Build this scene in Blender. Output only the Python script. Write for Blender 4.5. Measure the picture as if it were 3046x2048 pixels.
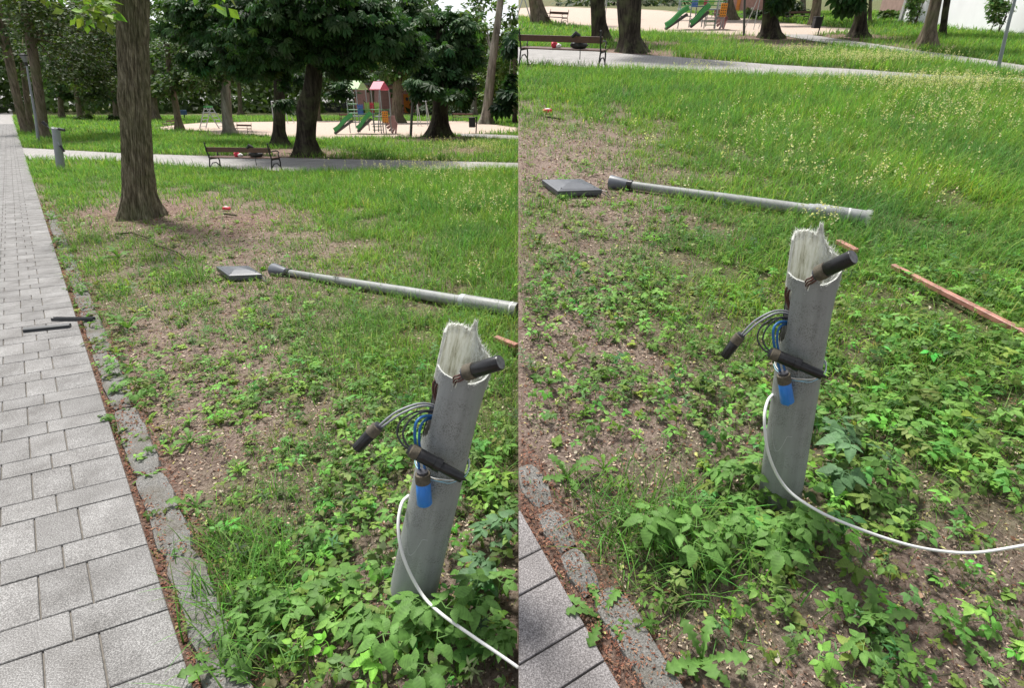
import bpy, bmesh, math, random
import numpy as np
from mathutils import Vector, Matrix, noise
rnd = random.Random(7); RG = np.random.default_rng(11)
for o in list(bpy.data.objects): bpy.data.objects.remove(o)
SC = bpy.context.scene; COL = SC.collection
# ------------------------------------------------------------------ camera, sky, sun, exposure
S = .43911; F = 560.0; U0 = 1180.5
PL = math.atan((784 - 228) * S / F); PR = math.atan((784 + 17) * S / F)
cam = bpy.data.objects.new('camera', bpy.data.cameras.new('camera')); COL.objects.link(cam); SC.camera = cam
cam.location = (0, 0, 1.5); cam.rotation_euler = (math.pi / 2 - PL, 0, 0)
cam.data.sensor_width = 36; cam.data.lens = 36 * F / 1024; cam.data.clip_end = 2000; cam.data.clip_start = .05
cam.data.shift_x = -(U0 * S - 512) / 1024
W = bpy.data.worlds.new('World'); SC.world = W; W.use_nodes = True
nt = W.node_tree; bg = nt.nodes['Background']; bg.inputs[1].default_value = .1
sky = nt.nodes.new('ShaderNodeTexSky'); sky.sky_type = 'NISHITA'; sky.sun_disc = False
SUN_EL, SUN_ROT = math.radians(64), math.radians(325)
sky.sun_elevation = SUN_EL; sky.sun_rotation = SUN_ROT; sky.dust_density = 1.5; sky.ozone_density = 1
hs = nt.nodes.new('ShaderNodeHueSaturation'); hs.inputs['Saturation'].default_value = .22; hs.inputs['Value'].default_value = 1.0
nt.links.new(sky.outputs[0], hs.inputs['Color']); nt.links.new(hs.outputs[0], bg.inputs[0])
sl = bpy.data.lights.new('sun', 'SUN'); sl.energy = 3.2; sl.angle = math.radians(10); sl.color = (1, .96, .9)
so = bpy.data.objects.new('sun', sl); COL.objects.link(so)
sd = Vector((math.sin(SUN_ROT) * math.cos(SUN_EL), math.cos(SUN_ROT) * math.cos(SUN_EL), math.sin(SUN_EL)))
so.rotation_euler = sd.to_track_quat('Z', 'Y').to_euler(); so.location = sd * 50
SC.view_settings.view_transform = 'Standard'; SC.view_settings.look = 'None'
SC.view_settings.gamma = 1; SC.view_settings.exposure = 0.95
SC.cycles.max_bounces = 6; SC.cycles.diffuse_bounces = 3; SC.cycles.transparent_max_bounces = 6

# ------------------------------------------------------------------ the two plots of ground (west lawn level, east lawn sloping up)
class Place:
    def __init__(s, p, delta):
        s.p = p; s.sp, s.cp = math.sin(p), math.cos(p)
        c = Matrix.Translation((0, 0, 1.5)); s.M = c @ Matrix.Rotation(delta, 4, 'X') @ c.inverted()
        s.Mn = np.array(s.M)
    def ray(s, u, v):
        cx = (u - U0) * S; cy = (784 - v) * S
        return np.array([cx, cy * s.sp + F * s.cp, cy * s.cp - F * s.sp])
    def g(s, u, v, z=0.0):
        d = s.ray(u, v); t = (z - 1.5) / d[2]; return Vector((d[0] * t, d[1] * t, z))
    def at(s, u, v, Y):
        d = s.ray(u, v); t = Y / d[1]; return Vector((d[0] * t, Y, 1.5 + d[2] * t))
    def dep(s, P): return P[1] * s.cp - (P[2] - 1.5) * s.sp
    def m(s, px, P): return px * S / F * s.dep(P)
    def uv(s, P):
        P = np.asarray(P); zc = P[..., 1] * s.cp - (P[..., 2] - 1.5) * s.sp; yc = P[..., 1] * s.sp + (P[..., 2] - 1.5) * s.cp
        zc = np.maximum(zc, .05)
        return P[..., 0] / zc * F / S + U0, 784 - yc / zc * F / S
A = Place(PL, 0.0); B = Place(PR, PR - PL)
A.sgn = -1; B.sgn = 1

# ------------------------------------------------------------------ helpers
class MB:
    def __init__(s): s.v = []; s.f = []; s.c = None
    def add(s, v, f):
        n = len(s.v); s.v += [tuple(q) for q in v]; s.f += [tuple(i + n for i in q) for q in f]; return s
    def box(s, x0, x1, y0, y1, z0, z1, M=None):
        v = [Vector((x, y, z)) for z in (z0, z1) for y in (y0, y1) for x in (x0, x1)]
        if M: v = [M @ q for q in v]
        return s.add(v, [(0, 2, 3, 1), (4, 5, 7, 6), (0, 1, 5, 4), (2, 6, 7, 3), (0, 4, 6, 2), (1, 3, 7, 5)])
    def beam(s, a, b, w, h, up=Vector((0, 0, 1))):
        a, b = Vector(a), Vector(b); d = (b - a).normalized(); x = d.cross(up)
        if x.length < 1e-4: x = Vector((1, 0, 0))
        x.normalize(); y = x.cross(d); v = []
        for q in (a, b):
            for i, j in ((-1, -1), (1, -1), (1, 1), (-1, 1)): v.append(q + x * w / 2 * i + y * h / 2 * j)
        return s.add(v, [(3, 2, 1, 0), (4, 5, 6, 7), (0, 1, 5, 4), (1, 2, 6, 5), (2, 3, 7, 6), (3, 0, 4, 7)])
    def tube(s, pts, rad, n=12, cap=True):
        pts = [Vector(q) for q in pts]; rad = rad if hasattr(rad, '__len__') else [rad] * len(pts)
        v = []; f = []; d0 = (pts[1] - pts[0]).normalized()
        x = d0.cross(Vector((0, 1, 0.01))); x = x.normalized() if x.length > 1e-3 else Vector((1, 0, 0))
        for i, p in enumerate(pts):
            d = (pts[min(i + 1, len(pts) - 1)] - pts[max(i - 1, 0)]).normalized()
            x = (x - d * x.dot(d)).normalized(); y = d.cross(x)
            for k in range(n):
                a = 2 * math.pi * k / n; v.append(p + (x * math.cos(a) + y * math.sin(a)) * rad[i])
        for i in range(len(pts) - 1):
            for k in range(n):
                a, b = i * n + k, i * n + (k + 1) % n; f.append((a, b, b + n, a + n))
        if cap: f.append(tuple(range(n - 1, -1, -1))); f.append(tuple(range((len(pts) - 1) * n, len(pts) * n)))
        return s.add(v, f)
def npmesh(name, V, T, C=None):
    me = bpy.data.meshes.new(name); V = np.ascontiguousarray(V, dtype=np.float32).reshape(-1, 3); T = np.ascontiguousarray(T, dtype=np.int32)
    k = T.shape[1]
    me.vertices.add(len(V)); me.vertices.foreach_set('co', V.ravel())
    me.loops.add(T.size); me.loops.foreach_set('vertex_index', T.ravel())
    me.polygons.add(len(T)); me.polygons.foreach_set('loop_start', np.arange(0, T.size, k, dtype=np.int32))
    try: me.polygons.foreach_set('loop_total', np.full(len(T), k, dtype=np.int32))
    except Exception: pass
    if C is not None:
        at = me.color_attributes.new('Col', 'FLOAT_COLOR', 'POINT')
        c = np.ones((len(V), 4), dtype=np.float32); c[:, :3] = C; at.data.foreach_set('color', c.ravel())
    me.update(calc_edges=True); me.validate(); return me
def link(name, me, m, parent=None, M=None, smooth=False):
    o = bpy.data.objects.new(name, me); COL.objects.link(o)
    if m is not None: me.materials.append(m)
    if smooth: me.shade_smooth()
    if parent is not None: o.parent = parent
    if M is not None: o.matrix_world = M
    return o
def obj(name, mb, m, parent=None, M=None, smooth=False, bevel=0):
    me = bpy.data.meshes.new(name); me.from_pydata([tuple(q) for q in mb.v], [], mb.f); me.update()
    bm = bmesh.new(); bm.from_mesh(me); bmesh.ops.recalc_face_normals(bm, faces=bm.faces)
    if bevel: bmesh.ops.bevel(bm, geom=bm.edges[:], offset=bevel, segments=1, affect='EDGES', clamp_overlap=True)
    bm.to_mesh(me); bm.free()
    if smooth:
        me.shade_smooth()
        try: me.set_sharp_from_angle(angle=math.radians(45))
        except Exception: pass
    return link(name, me, m, parent, M)
def tag(o, label=None, cat=None, group=None, kind=None):
    if label: o['label'] = label
    if cat: o['category'] = cat
    if group: o['group'] = group
    if kind: o['kind'] = kind
    return o
def thing(name, label, cat, M, group=None):
    o = bpy.data.objects.new(name, None); COL.objects.link(o); o.matrix_world = M; o.empty_display_size = .2
    return tag(o, label, cat, group)
def copy_tree(o, parent=None):
    c = o.copy(); COL.objects.link(c)
    if parent is not None: c.parent = parent
    for ch in list(o.children): copy_tree(ch, c)
    return c
def T(*p): return Matrix.Translation(Vector(p))
def RZ(a): return Matrix.Rotation(a, 4, 'Z')

# ------------------------------------------------------------------ materials
def nodes(name):
    m = bpy.data.materials.new(name); m.use_nodes = True; t = m.node_tree; return m, t, t.nodes['Principled BSDF']
def N(t, k, **kw):
    n = t.nodes.new(k)
    for a, b in kw.items(): setattr(n, a, b)
    return n
def tex(t, kind='Object', scale=(1, 1, 1)):
    tc = N(t, 'ShaderNodeTexCoord'); mp = N(t, 'ShaderNodeMapping'); mp.inputs['Scale'].default_value = scale
    t.links.new(tc.outputs[kind], mp.inputs[0]); return mp.outputs[0]
def noisen(t, vec, sc, det=4, rough=.6):
    n = N(t, 'ShaderNodeTexNoise'); n.inputs['Scale'].default_value = sc; n.inputs['Detail'].default_value = det; n.inputs['Roughness'].default_value = rough
    if vec is not None: t.links.new(vec, n.inputs['Vector'])
    return n.outputs['Fac']
def ramp(t, fac, stops):
    r = N(t, 'ShaderNodeValToRGB'); e = r.color_ramp.elements
    while len(e) < len(stops): e.new(.5)
    for i, (p, c) in enumerate(stops): e[i].position = p; e[i].color = (*c, 1)
    t.links.new(fac, r.inputs[0]); return r.outputs[0]
def mixc(t, fac, a, b, mode='MIX'):
    m = N(t, 'ShaderNodeMix', data_type='RGBA', blend_type=mode)
    for s, x in ((m.inputs[0], fac), (m.inputs[6], a), (m.inputs[7], b)):
        if isinstance(x, (int, float)): s.default_value = x
        elif isinstance(x, tuple): s.default_value = (*x, 1)
        else: t.links.new(x, s)
    return m.outputs[2]
def bump(t, b, h, st=.5, dist=.01):
    n = N(t, 'ShaderNodeBump'); n.inputs['Strength'].default_value = st; n.inputs['Distance'].default_value = dist
    t.links.new(h, n.inputs['Height']); t.links.new(n.outputs[0], b.inputs['Normal'])
def simple(name, col, rough=.6, metal=0, var=.25, sc=8, bs=.2, spec=.5):
    m, t, b = nodes(name); v = tex(t); f = noisen(t, v, sc, 5)
    lo = tuple(c * (1 - var) for c in col); hi = tuple(min(1, c * (1 + var)) for c in col)
    t.links.new(ramp(t, f, [(.3, lo), (.7, hi)]), b.inputs['Base Color']); b.inputs['Roughness'].default_value = rough
    b.inputs['Metallic'].default_value = metal; b.inputs['Specular IOR Level'].default_value = spec
    if bs: bump(t, b, noisen(t, v, sc * 8, 3), bs, .003)
    return m
def leafmat(name, trans=.35, rough=.5, spec=.3, gain=1.0):
    m, t, b = nodes(name); a = N(t, 'ShaderNodeAttribute'); a.attribute_name = 'Col'
    v = tex(t); n = noisen(t, v, 60, 2)
    c = mixc(t, 1.0, a.outputs['Color'], ramp(t, n, [(.3, (.82, .82, .82)), (.7, (1.15, 1.15, 1.1))]), 'MULTIPLY')
    t.links.new(c, b.inputs['Base Color']); b.inputs['Roughness'].default_value = rough; b.inputs['Specular IOR Level'].default_value = spec
    tr = N(t, 'ShaderNodeBsdfTranslucent'); tc = mixc(t, 1.0, c, (1.25, 1.35, .6), 'MULTIPLY'); t.links.new(tc, tr.inputs[0])
    mx = N(t, 'ShaderNodeMixShader'); mx.inputs[0].default_value = trans
    t.links.new(b.outputs[0], mx.inputs[1]); t.links.new(tr.outputs[0], mx.inputs[2])
    t.links.new(mx.outputs[0], t.nodes['Material Output'].inputs[0]); return m
M_leaf = leafmat('leaf', .32, .55, .18); M_grass = leafmat('grass_blades', .4, .6, .12)
M_litter = leafmat('litter', .05, .9, .1)
def barkmat(name, lo, hi, sx=14, st=.9):
    m, t, b = nodes(name); v = tex(t, 'Object', (1, 1, .16)); f = noisen(t, v, sx, 6, .7)
    v2 = tex(t, 'Object'); g = noisen(t, v2, 2.2, 3)
    c = ramp(t, f, [(.33, tuple(x * .35 for x in lo)), (.5, lo), (.68, hi)])
    c = mixc(t, ramp(t, g, [(.45, (0, 0, 0)), (.7, (.55,) * 3)]), c, (.13, .15, .07))
    t.links.new(c, b.inputs['Base Color']); b.inputs['Roughness'].default_value = .95; b.inputs['Specular IOR Level'].default_value = .1
    bump(t, b, f, st, .03); return m
M_bark = barkmat('bark_brown', (.14, .115, .085), (.25, .21, .16))
M_barkd = barkmat('bark_dark', (.04, .034, .027), (.085, .073, .055))
M_barkm = barkmat('bark_main', (.17, .15, .105), (.36, .33, .24), 30, .9)
M_barkp = barkmat('bark_pale', (.22, .2, .17), (.38, .36, .31), 5)
# soil
def soilmat():
    m, t, b = nodes('soil'); v = tex(t); a = N(t, 'ShaderNodeAttribute'); a.attribute_name = 'Col'
    sp = N(t, 'ShaderNodeSeparateColor'); t.links.new(a.outputs['Color'], sp.inputs[0])
    n1 = noisen(t, v, 3, 5); n2 = noisen(t, v, 60, 6, .8); n3 = noisen(t, v, 14, 4)
    c = ramp(t, n2, [(.3, (.06, .042, .034)), (.43, (.19, .14, .115)), (.55, (.31, .24, .2)), (.68, (.52, .43, .37))])
    c = mixc(t, ramp(t, n1, [(.45, (0,) * 3), (.68, (.5,) * 3)]), c, (.14, .095, .075))
    rd = ramp(t, n2, [(.35, (.055, .033, .026)), (.5, (.17, .095, .07)), (.66, (.33, .22, .18))])
    c = mixc(t, sp.outputs[1], c, rd)
    gr = ramp(t, n3, [(.35, (.05, .06, .022)), (.65, (.13, .17, .05))])
    mul = N(t, 'ShaderNodeMath', operation='MULTIPLY'); t.links.new(sp.outputs[0], mul.inputs[0]); mul.inputs[1].default_value = .85
    c = mixc(t, mul.outputs[0], c, gr)
    sand = ramp(t, n2, [(.3, (.36, .27, .21)), (.7, (.62, .52, .45))]); c = mixc(t, sp.outputs[2], c, sand)
    t.links.new(c, b.inputs['Base Color']); b.inputs['Roughness'].default_value = .95; b.inputs['Specular IOR Level'].default_value = .1
    ad = N(t, 'ShaderNodeMath', operation='ADD'); t.links.new(n2, ad.inputs[0]); t.links.new(n3, ad.inputs[1])
    bump(t, b, ad.outputs[0], 1.0, .02); return m
M_soil = soilmat()
def pavermat():
    m, t, b = nodes('paver'); v = tex(t); a = N(t, 'ShaderNodeAttribute'); a.attribute_name = 'Col'
    n = noisen(t, v, 240, 3, .8); n1 = noisen(t, v, 5, 4)
    c = ramp(t, n, [(.36, (.115, .112, .11)), (.5, (.22, .216, .212)), (.62, (.4, .395, .388))])
    c = mixc(t, 1.0, c, ramp(t, n1, [(.3, (.68, .67, .66)), (.7, (1.12, 1.12, 1.12))]), 'MULTIPLY')
    c = mixc(t, 1.0, c, a.outputs['Color'], 'MULTIPLY')
    t.links.new(c, b.inputs['Base Color']); b.inputs['Roughness'].default_value = .9; b.inputs['Specular IOR Level'].default_value = .2
    bump(t, b, n, .5, .003); return m
M_paver = pavermat()
def stonemat():
    m, t, b = nodes('kerb_stone'); v = tex(t); n = noisen(t, v, 200, 4, .8); n1 = noisen(t, v, 7, 5)
    c = ramp(t, n, [(.36, (.08, .08, .078)), (.5, (.17, .168, .16)), (.64, (.33, .32, .305))]); c = mixc(t, ramp(t, n1, [(.45, (0,) * 3), (.7, (.75,) * 3)]), c, (.1, .085, .06)); n4 = noisen(t, v, 11, 6, .75); c = mixc(t, ramp(t, n4, [(.6, (0,) * 3), (.65, (.9,) * 3)]), c, ramp(t, noisen(t, v, 130, 4, .8), [(.38, (.055, .037, .03)), (.5, (.15, .095, .072)), (.64, (.32, .23, .185))]))
    t.links.new(c, b.inputs['Base Color']); b.inputs['Roughness'].default_value = .95; b.inputs['Specular IOR Level'].default_value = .15; bump(t, b, n, .8, .004); return m
M_stone = stonemat()
M_bed = simple('joint_sand', (.17, .155, .135), 1, 0, .3, 30, .3)
def flatpaver(name, base, sc):
    m, t, b = nodes(name); v = tex(t, 'UV'); br = N(t, 'ShaderNodeTexBrick'); t.links.new(v, br.inputs[0])
    br.inputs['Scale'].default_value = sc; br.inputs['Mortar Size'].default_value = .018; br.inputs['Color1'].default_value = (*base, 1)
    br.inputs['Color2'].default_value = (*[c * .88 for c in base], 1); br.inputs['Mortar'].default_value = (*[c * .45 for c in base], 1)
    v2 = tex(t); n = noisen(t, v2, 2, 6, .7)
    c = mixc(t, 1.0, br.outputs[0], ramp(t, n, [(.3, (.8, .8, .8)), (.7, (1.12, 1.12, 1.12))]), 'MULTIPLY')
    t.links.new(c, b.inputs['Base Color']); b.inputs['Roughness'].default_value = .9; bump(t, b, br.outputs['Fac'], -.3, .004); return m
M_cross = flatpaver('cross_path_paving', (.36, .345, .33), 3.2)
# ------------------------------------------------------------------ density maps of the vegetation
AG = dict(v=[300, 368, 464, 560, 656, 752, 848, 944, 1040, 1136, 1232, 1328, 1424, 1520],
 g="999999999999 788888788899 053243578999 034321235678 025362345678 003223467899 001112367889 001111234688 000122453478 000136553345 000047743333 000028542223 000016421112 000017421111",
 l="000000000000 010001111111 020111111111 031111111122 022131212222 004233333334 004434666544 000534556656 000233346677 000223346889 000013467889 000002577889 000001689998 000001578875", u0=49)
BG = dict(v=[40, 110, 210, 306, 402, 498, 594, 690, 786, 882, 978, 1074, 1170, 1266, 1362, 1458, 1540],
 g="889999999999 999999999999 688999999999 223689999999 113467899999 432467899999 334678887899 223577777888 112467767888 111233567888 111233467777 234443445655 046654434555 037753221123 004543321112 000344211111 000233211111",
 l="000000000000 000000000000 111111111111 111111111111 111111122222 322234333444 344544457888 456654457898 455545568999 344566678999 333456788998 222346898776 022247998765 002368995433 000367984333 000134666444 000023455544", u0=1233)
for D in (AG, BG):
    for k in 'gl': D[k] = np.array([[int(c) for c in r] for r in D[k].split()]) / 9.0
A.D = AG; B.D = BG
def dens(pl, k, P):
    u, v = pl.uv(P); D = pl.D; vs = np.array(D['v'], float); g = D[k]
    fu = np.clip((u - D['u0']) / 98.0, 0, 10.999); fv = np.interp(v, vs, np.arange(len(vs))); fv = np.clip(fv, 0, len(vs) - 1.001)
    i, j = fv.astype(int), fu.astype(int); a, b = fv - i, fu - j
    return g[i, j] * (1 - a) * (1 - b) + g[i + 1, j] * a * (1 - b) + g[i, j + 1] * (1 - a) * b + g[i + 1, j + 1] * a * b
def inpoly(px, py, poly):
    r = np.zeros(px.shape, bool); n = len(poly)
    for i in range(n):
        (x1, y1), (x2, y2) = poly[i], poly[i - 1]
        if y1 == y2: continue
        c = ((y1 > py) != (y2 > py)) & (px < (x2 - x1) * (py - y1) / (y2 - y1) + x1); r ^= c
    return r
def gpoly(pl, pts, z=0): return [pl.g(u, v, z) for u, v in pts]
# cross paths, sand and bare patches, as ground polygons
A_cross = gpoly(A, [(36, 336), (275, 349), (485, 356), (734, 362), (1000, 367), (1180, 371), (1180, 388), (1000, 389), (840, 391), (640, 391), (487, 383), (355, 374), (277, 367), (150, 364), (62, 364)])
A_path2 = gpoly(A, [(1040, 304), (1110, 306), (1180, 309), (1180, 322), (1110, 316), (1040, 308)])
A_sand = gpoly(A, [(345, 292), (400, 284), (460, 279), (590, 277), (730, 275), (900, 275), (1060, 276), (1110, 281), (1180, 291), (1180, 300), (1050, 305), (940, 311), (850, 314), (720, 318), (591, 311), (520, 306), (440, 299), (380, 297)])
B_cross = gpoly(B, [(1180, 107), (1330, 115), (1402, 121), (1529, 129), (1760, 147), (1971, 159), (2159, 173), (2360, 179), (2400, 196), (2280, 189), (2100, 186), (1900, 180), (1700, 173), (1433, 158), (1367, 156), (1180, 144)])
B_path2 = gpoly(B, [(1780, 78), (1840, 78), (1905, 88), (2007, 102), (2108, 117), (2185, 127), (2360, 153), (2400, 184), (2286, 160), (2185, 143), (2083, 128), (1981, 110), (1880, 98), (1800, 84)])
B_sand = gpoly(B, [(1180, 18), (1250, 14), (1500, 22), (1700, 42), (1800, 52), (1900, 62), (1990, 66), (1900, 74), (1820, 80), (1740, 79), (1600, 77), (1460, 73), (1380, 70), (1260, 50), (1180, 36)])
def ab_frame(pl, V1, V2, edge):
    d1 = pl.ray(*V1)[:2]; d2 = pl.ray(*V2)[:2]; e1 = d1 / np.linalg.norm(d1); e2 = -d2 / np.linalg.norm(d2); O = np.array(pl.g(*edge)[:2])
    Mi = np.linalg.inv(np.array([e1, e2]).T); return e1, e2, O, Mi
FA = ab_frame(A, (17, 228), (3880, 228), (439, 1568))
O2 = np.array(B.g(1404, 1563)[:2]); e1 = np.array(B.g(1184, 1170)[:2]) - O2; e1 /= np.linalg.norm(e1); e2 = -np.array([.861, .509])
FB = (e1, e2, O2, np.linalg.inv(np.array([e1, e2]).T))
def ab(fr, X, Y):
    q = np.stack([X - fr[2][0], Y - fr[2][1]], -1); return q @ fr[3].T
def pxy(fr, a, b): q = fr[2] + fr[0] * a + fr[1] * b; return float(q[0]), float(q[1])
def hgt(X, Y):
    X = np.asarray(X, float); Y = np.asarray(Y, float)
    return -.014 + .005 * np.sin(2.3 * X + 1.1 * Y) + .004 * np.sin(5.1 * Y - 3.3 * X + 1) + .003 * np.sin(11 * X + 7 * Y)
def maskxy(poly, X, Y): return inpoly(X, Y, [(p.x, p.y) for p in poly])

def ground(pl, name, label, x0, x1, nx, polys_sand, fr):
    ys = np.concatenate([np.linspace(-3, .3, 8), .35 * (175 / .35) ** (np.linspace(0, 1, 240))])
    V = []; 
    tx = np.linspace(0, 1, nx)
    for y in ys:
        w = min(max(3.0, 1.25 * abs(y) + 3), 200)
        V.append(np.stack([pl.sgn * w * tx ** 1.15, np.full(nx, y), np.zeros(nx)], -1))
    V = np.array(V); X, Y = V[..., 0], V[..., 1]; V[..., 2] = hgt(X, Y)
    n = len(ys); idx = np.arange(n * nx).reshape(n, nx)
    Q = np.stack([idx[:-1, :-1], idx[:-1, 1:], idx[1:, 1:], idx[1:, :-1]], -1).reshape(-1, 4)
    if pl.sgn < 0: Q = Q[:, ::-1]
    C = np.zeros((n, nx, 3)); g = dens(pl, 'g', V) ; l = dens(pl, 'l', V)
    C[..., 0] = np.clip(g * 1.25 - .3 + .15 * l, 0, 1)
    q = ab(fr, X, Y); d = -q[..., 1]
    C[..., 1] = np.clip(1 - (d - .02) / .2, 0, .62) * (d > -.2) * (Y < 9)
    for u, v, r in pl.bare:
        c = pl.g(u, v); k = np.clip(1.3 - np.hypot(X - c.x, (Y - c.y) * .8) / r, 0, 1); C[..., 0] *= 1 - k; C[..., 1] = np.maximum(C[..., 1], .45 * k)
    C[..., 2] = sum(maskxy(p, X, Y) for p in polys_sand)
    me = npmesh(name, V.reshape(-1, 3), Q, C.reshape(-1, 3)); o = link(name, me, M_soil, None, pl.M, True); tag(o, label, kind='structure'); return o
A.bare = [(640, 345, 1.6), (720, 350, 1.8), (1000, 318, 3.5), (520, 306, 2.0), (1060, 345, 2.0), (330, 480, 1.3), (560, 500, .9), (180, 325, 1.5)]
B.bare = [(1370, 92, 1.8), (1440, 118, 2.2), (1745, 88, 4.0), (1960, 84, 3.0), (1500, 100, 1.5), (2110, 106, 1.6), (1800, 105, 2.0)]
ground(A, 'ground', 'bare sandy soil and grass ground of the left lawn beside the grey path', 0, 0, 90, [A_sand], FA)
ground(B, 'ground', 'grassy ground of the right lawn around the right broken lamp stump', 0, 0, 90, [B_sand], FB)
# earth bank where the higher right lawn meets the left one
mb = MB(); ys = [.13, .5, 1, 1.6, 2.4, 3.5, 5, 8, 12, 18, 27, 40, 60, 90, 130, 172]
top = [B.M @ Vector((0, y, float(hgt(0, y)))) for y in ys]
v = []; f = []
for i, t_ in enumerate(top):
    v += [(0.001, t_.y, t_.z - .001), (.004 + .02 * t_.z, t_.y, -.05)]
    if i: f.append((2 * i - 2, 2 * i, 2 * i + 1, 2 * i - 1))
mb.add(v, f); o = obj('earth_bank', mb, simple('bank_earth', (.14, .11, .08), 1, 0, .4, 3, .8)); tag(o, 'cut earth bank between the two lawns', kind='structure')

def paving(pl, fr, name, label, P_w, P_n, w_w, w_n, amax, bmax, a0, off_w, off_n, first_w, tint=(1, 1, 1)):
    V = []; Q = []; C = []; a = a0; row = 0; gap = .005
    while a < amax:
        wide = (row % 2 == 0); h = P_w if wide else P_n; w = w_w if wide else w_n; b = 0.0; first = first_w if wide else off_n
        nxt = first
        while b < bmax:
            c0 = [pxy(fr, a + gap, b + (gap if b > 0 else 0)), pxy(fr, a + h, b + (gap if b > 0 else 0)), pxy(fr, a + h, nxt), pxy(fr, a + gap, nxt)]
            if pl.sgn > 0:
                o_ = []
                for i in range(4):
                    p_, q_ = c0[i], c0[(i + 1) % 4]
                    if p_[0] > .0008: o_.append(p_)
                    if (p_[0] > .0008) != (q_[0] > .0008): f_ = (.0008 - p_[0]) / (q_[0] - p_[0]); o_.append((.0008, p_[1] + (q_[1] - p_[1]) * f_))
                c0 = o_
            m_ = len(c0)
            if m_ > 2:
                z = .016 + rnd.uniform(-.0006, .0006)
                n = len(V); cx = sum(c[0] for c in c0) / m_; cy = sum(c[1] for c in c0) / m_; ins = []
                for x, y in c0: L_ = math.hypot(x - cx, y - cy); ins.append((cx + (x - cx) * (1 - .003 / L_), cy + (y - cy) * (1 - .003 / L_)))
                V += [(x, y, z) for x, y in ins] + [(x, y, z - .0025) for x, y in c0] + [(x, y, -.0) for x, y in c0]
                Q += [tuple(range(n, n + m_))]
                for i in range(m_):
                    j = (i + 1) % m_; Q += [(n + m_ + i, n + m_ + j, n + j, n + i), (n + 2 * m_ + i, n + 2 * m_ + j, n + m_ + j, n + m_ + i)]
                s = rnd.uniform(.88, 1.07); C += [(s * tint[0], s * tint[1], s * tint[2])] * (3 * m_)
            b = nxt; nxt = b + w
        a += h; row += 1
    mb_ = MB(); mb_.v = V; mb_.f = Q; o = obj(name, mb_, M_paver, None, pl.M); me = o.data
    at_ = me.color_attributes.new('Col', 'FLOAT_COLOR', 'POINT'); c_ = np.ones((len(V), 4), dtype=np.float32); c_[:, :3] = C; at_.data.foreach_set('color', c_.ravel())
    tag(o, label, kind='structure'); return o
paving(A, FA, 'paved_path', 'long grey concrete slab path running along the left edge', .23, .141, .137, .177, 52, 3.2, .463 - .371 * 3, 0, .243, .18)
paving(B, FB, 'paved_path', 'grey concrete slab path at the bottom left of the right lawn', .171, .105, .6, .7, 1.6, 1.3, .163 - .276 * 4, 0, .3, .25, (1.0, .96, .98))
def sheet(pl, poly, name, mat, z, label, uvdir=(1, 0)):
    me = bpy.data.meshes.new(name); bm = bmesh.new(); vs = [bm.verts.new((p.x, p.y, z)) for p in poly]; f = bm.faces.new(vs)
    uvl = bm.loops.layers.uv.new('UVMap')
    if f.normal.z < 0: f.normal_flip()
    for l in f.loops: l[uvl].uv = (l.vert.co.x * uvdir[0] + l.vert.co.y * uvdir[1], -l.vert.co.x * uvdir[1] + l.vert.co.y * uvdir[0])
    bmesh.ops.triangulate(bm, faces=bm.faces[:]); bm.to_mesh(me); bm.free(); o = link(name, me, mat, None, pl.M); tag(o, label, kind='structure'); return o
sheet(A, A_cross, 'cross_path', M_cross, .004, 'pale paved path crossing behind the left lawn', (.98, -.2))
sheet(A, A_path2, 'footpath', M_cross, .004, 'narrow grey footpath past the playground on the left lawn')
sheet(B, B_cross, 'cross_path', M_cross, .004, 'pale paved path passing behind the bench of the right lawn', (.97, -.24))
sheet(B, B_path2, 'footpath', M_cross, .004, 'grey footpath curving down from the playground to the right edge')
far = [Vector((x, y, 0)) for x, y in [pxy(FA, 51.5, 0), pxy(FA, 51.5, 3.2), pxy(FA, 480, 12), pxy(FA, 480, -1)]]
sheet(A, far, 'paved_path_distance', M_cross, .008, 'far end of the long grey path under the trees')
q = [pxy(FA, -1.2, -.0), pxy(FA, 52, -.0), pxy(FA, 52, 3.3), pxy(FA, -1.2, 3.3)]
sheet(A, [Vector((x, y, 0)) for x, y in q], 'joint_bed', M_bed, .006, 'dark joint sand under the grey path slabs')
q = [pxy(FB, -.5, 0), pxy(FB, 1.42, 0), pxy(FB, 1.42, .01), (.003, .65), (.003, .4)]
q = [pxy(FB, -.5, 0)] + [pxy(FB, (0 - O2[0]) / e1[0] * .985, 0)] + [(.003, .35)]
sheet(B, [Vector((x, y, 0)) for x, y in q], 'joint_bed', M_bed, .006, 'dark joint sand under the slabs at the bottom of the right lawn')

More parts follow.
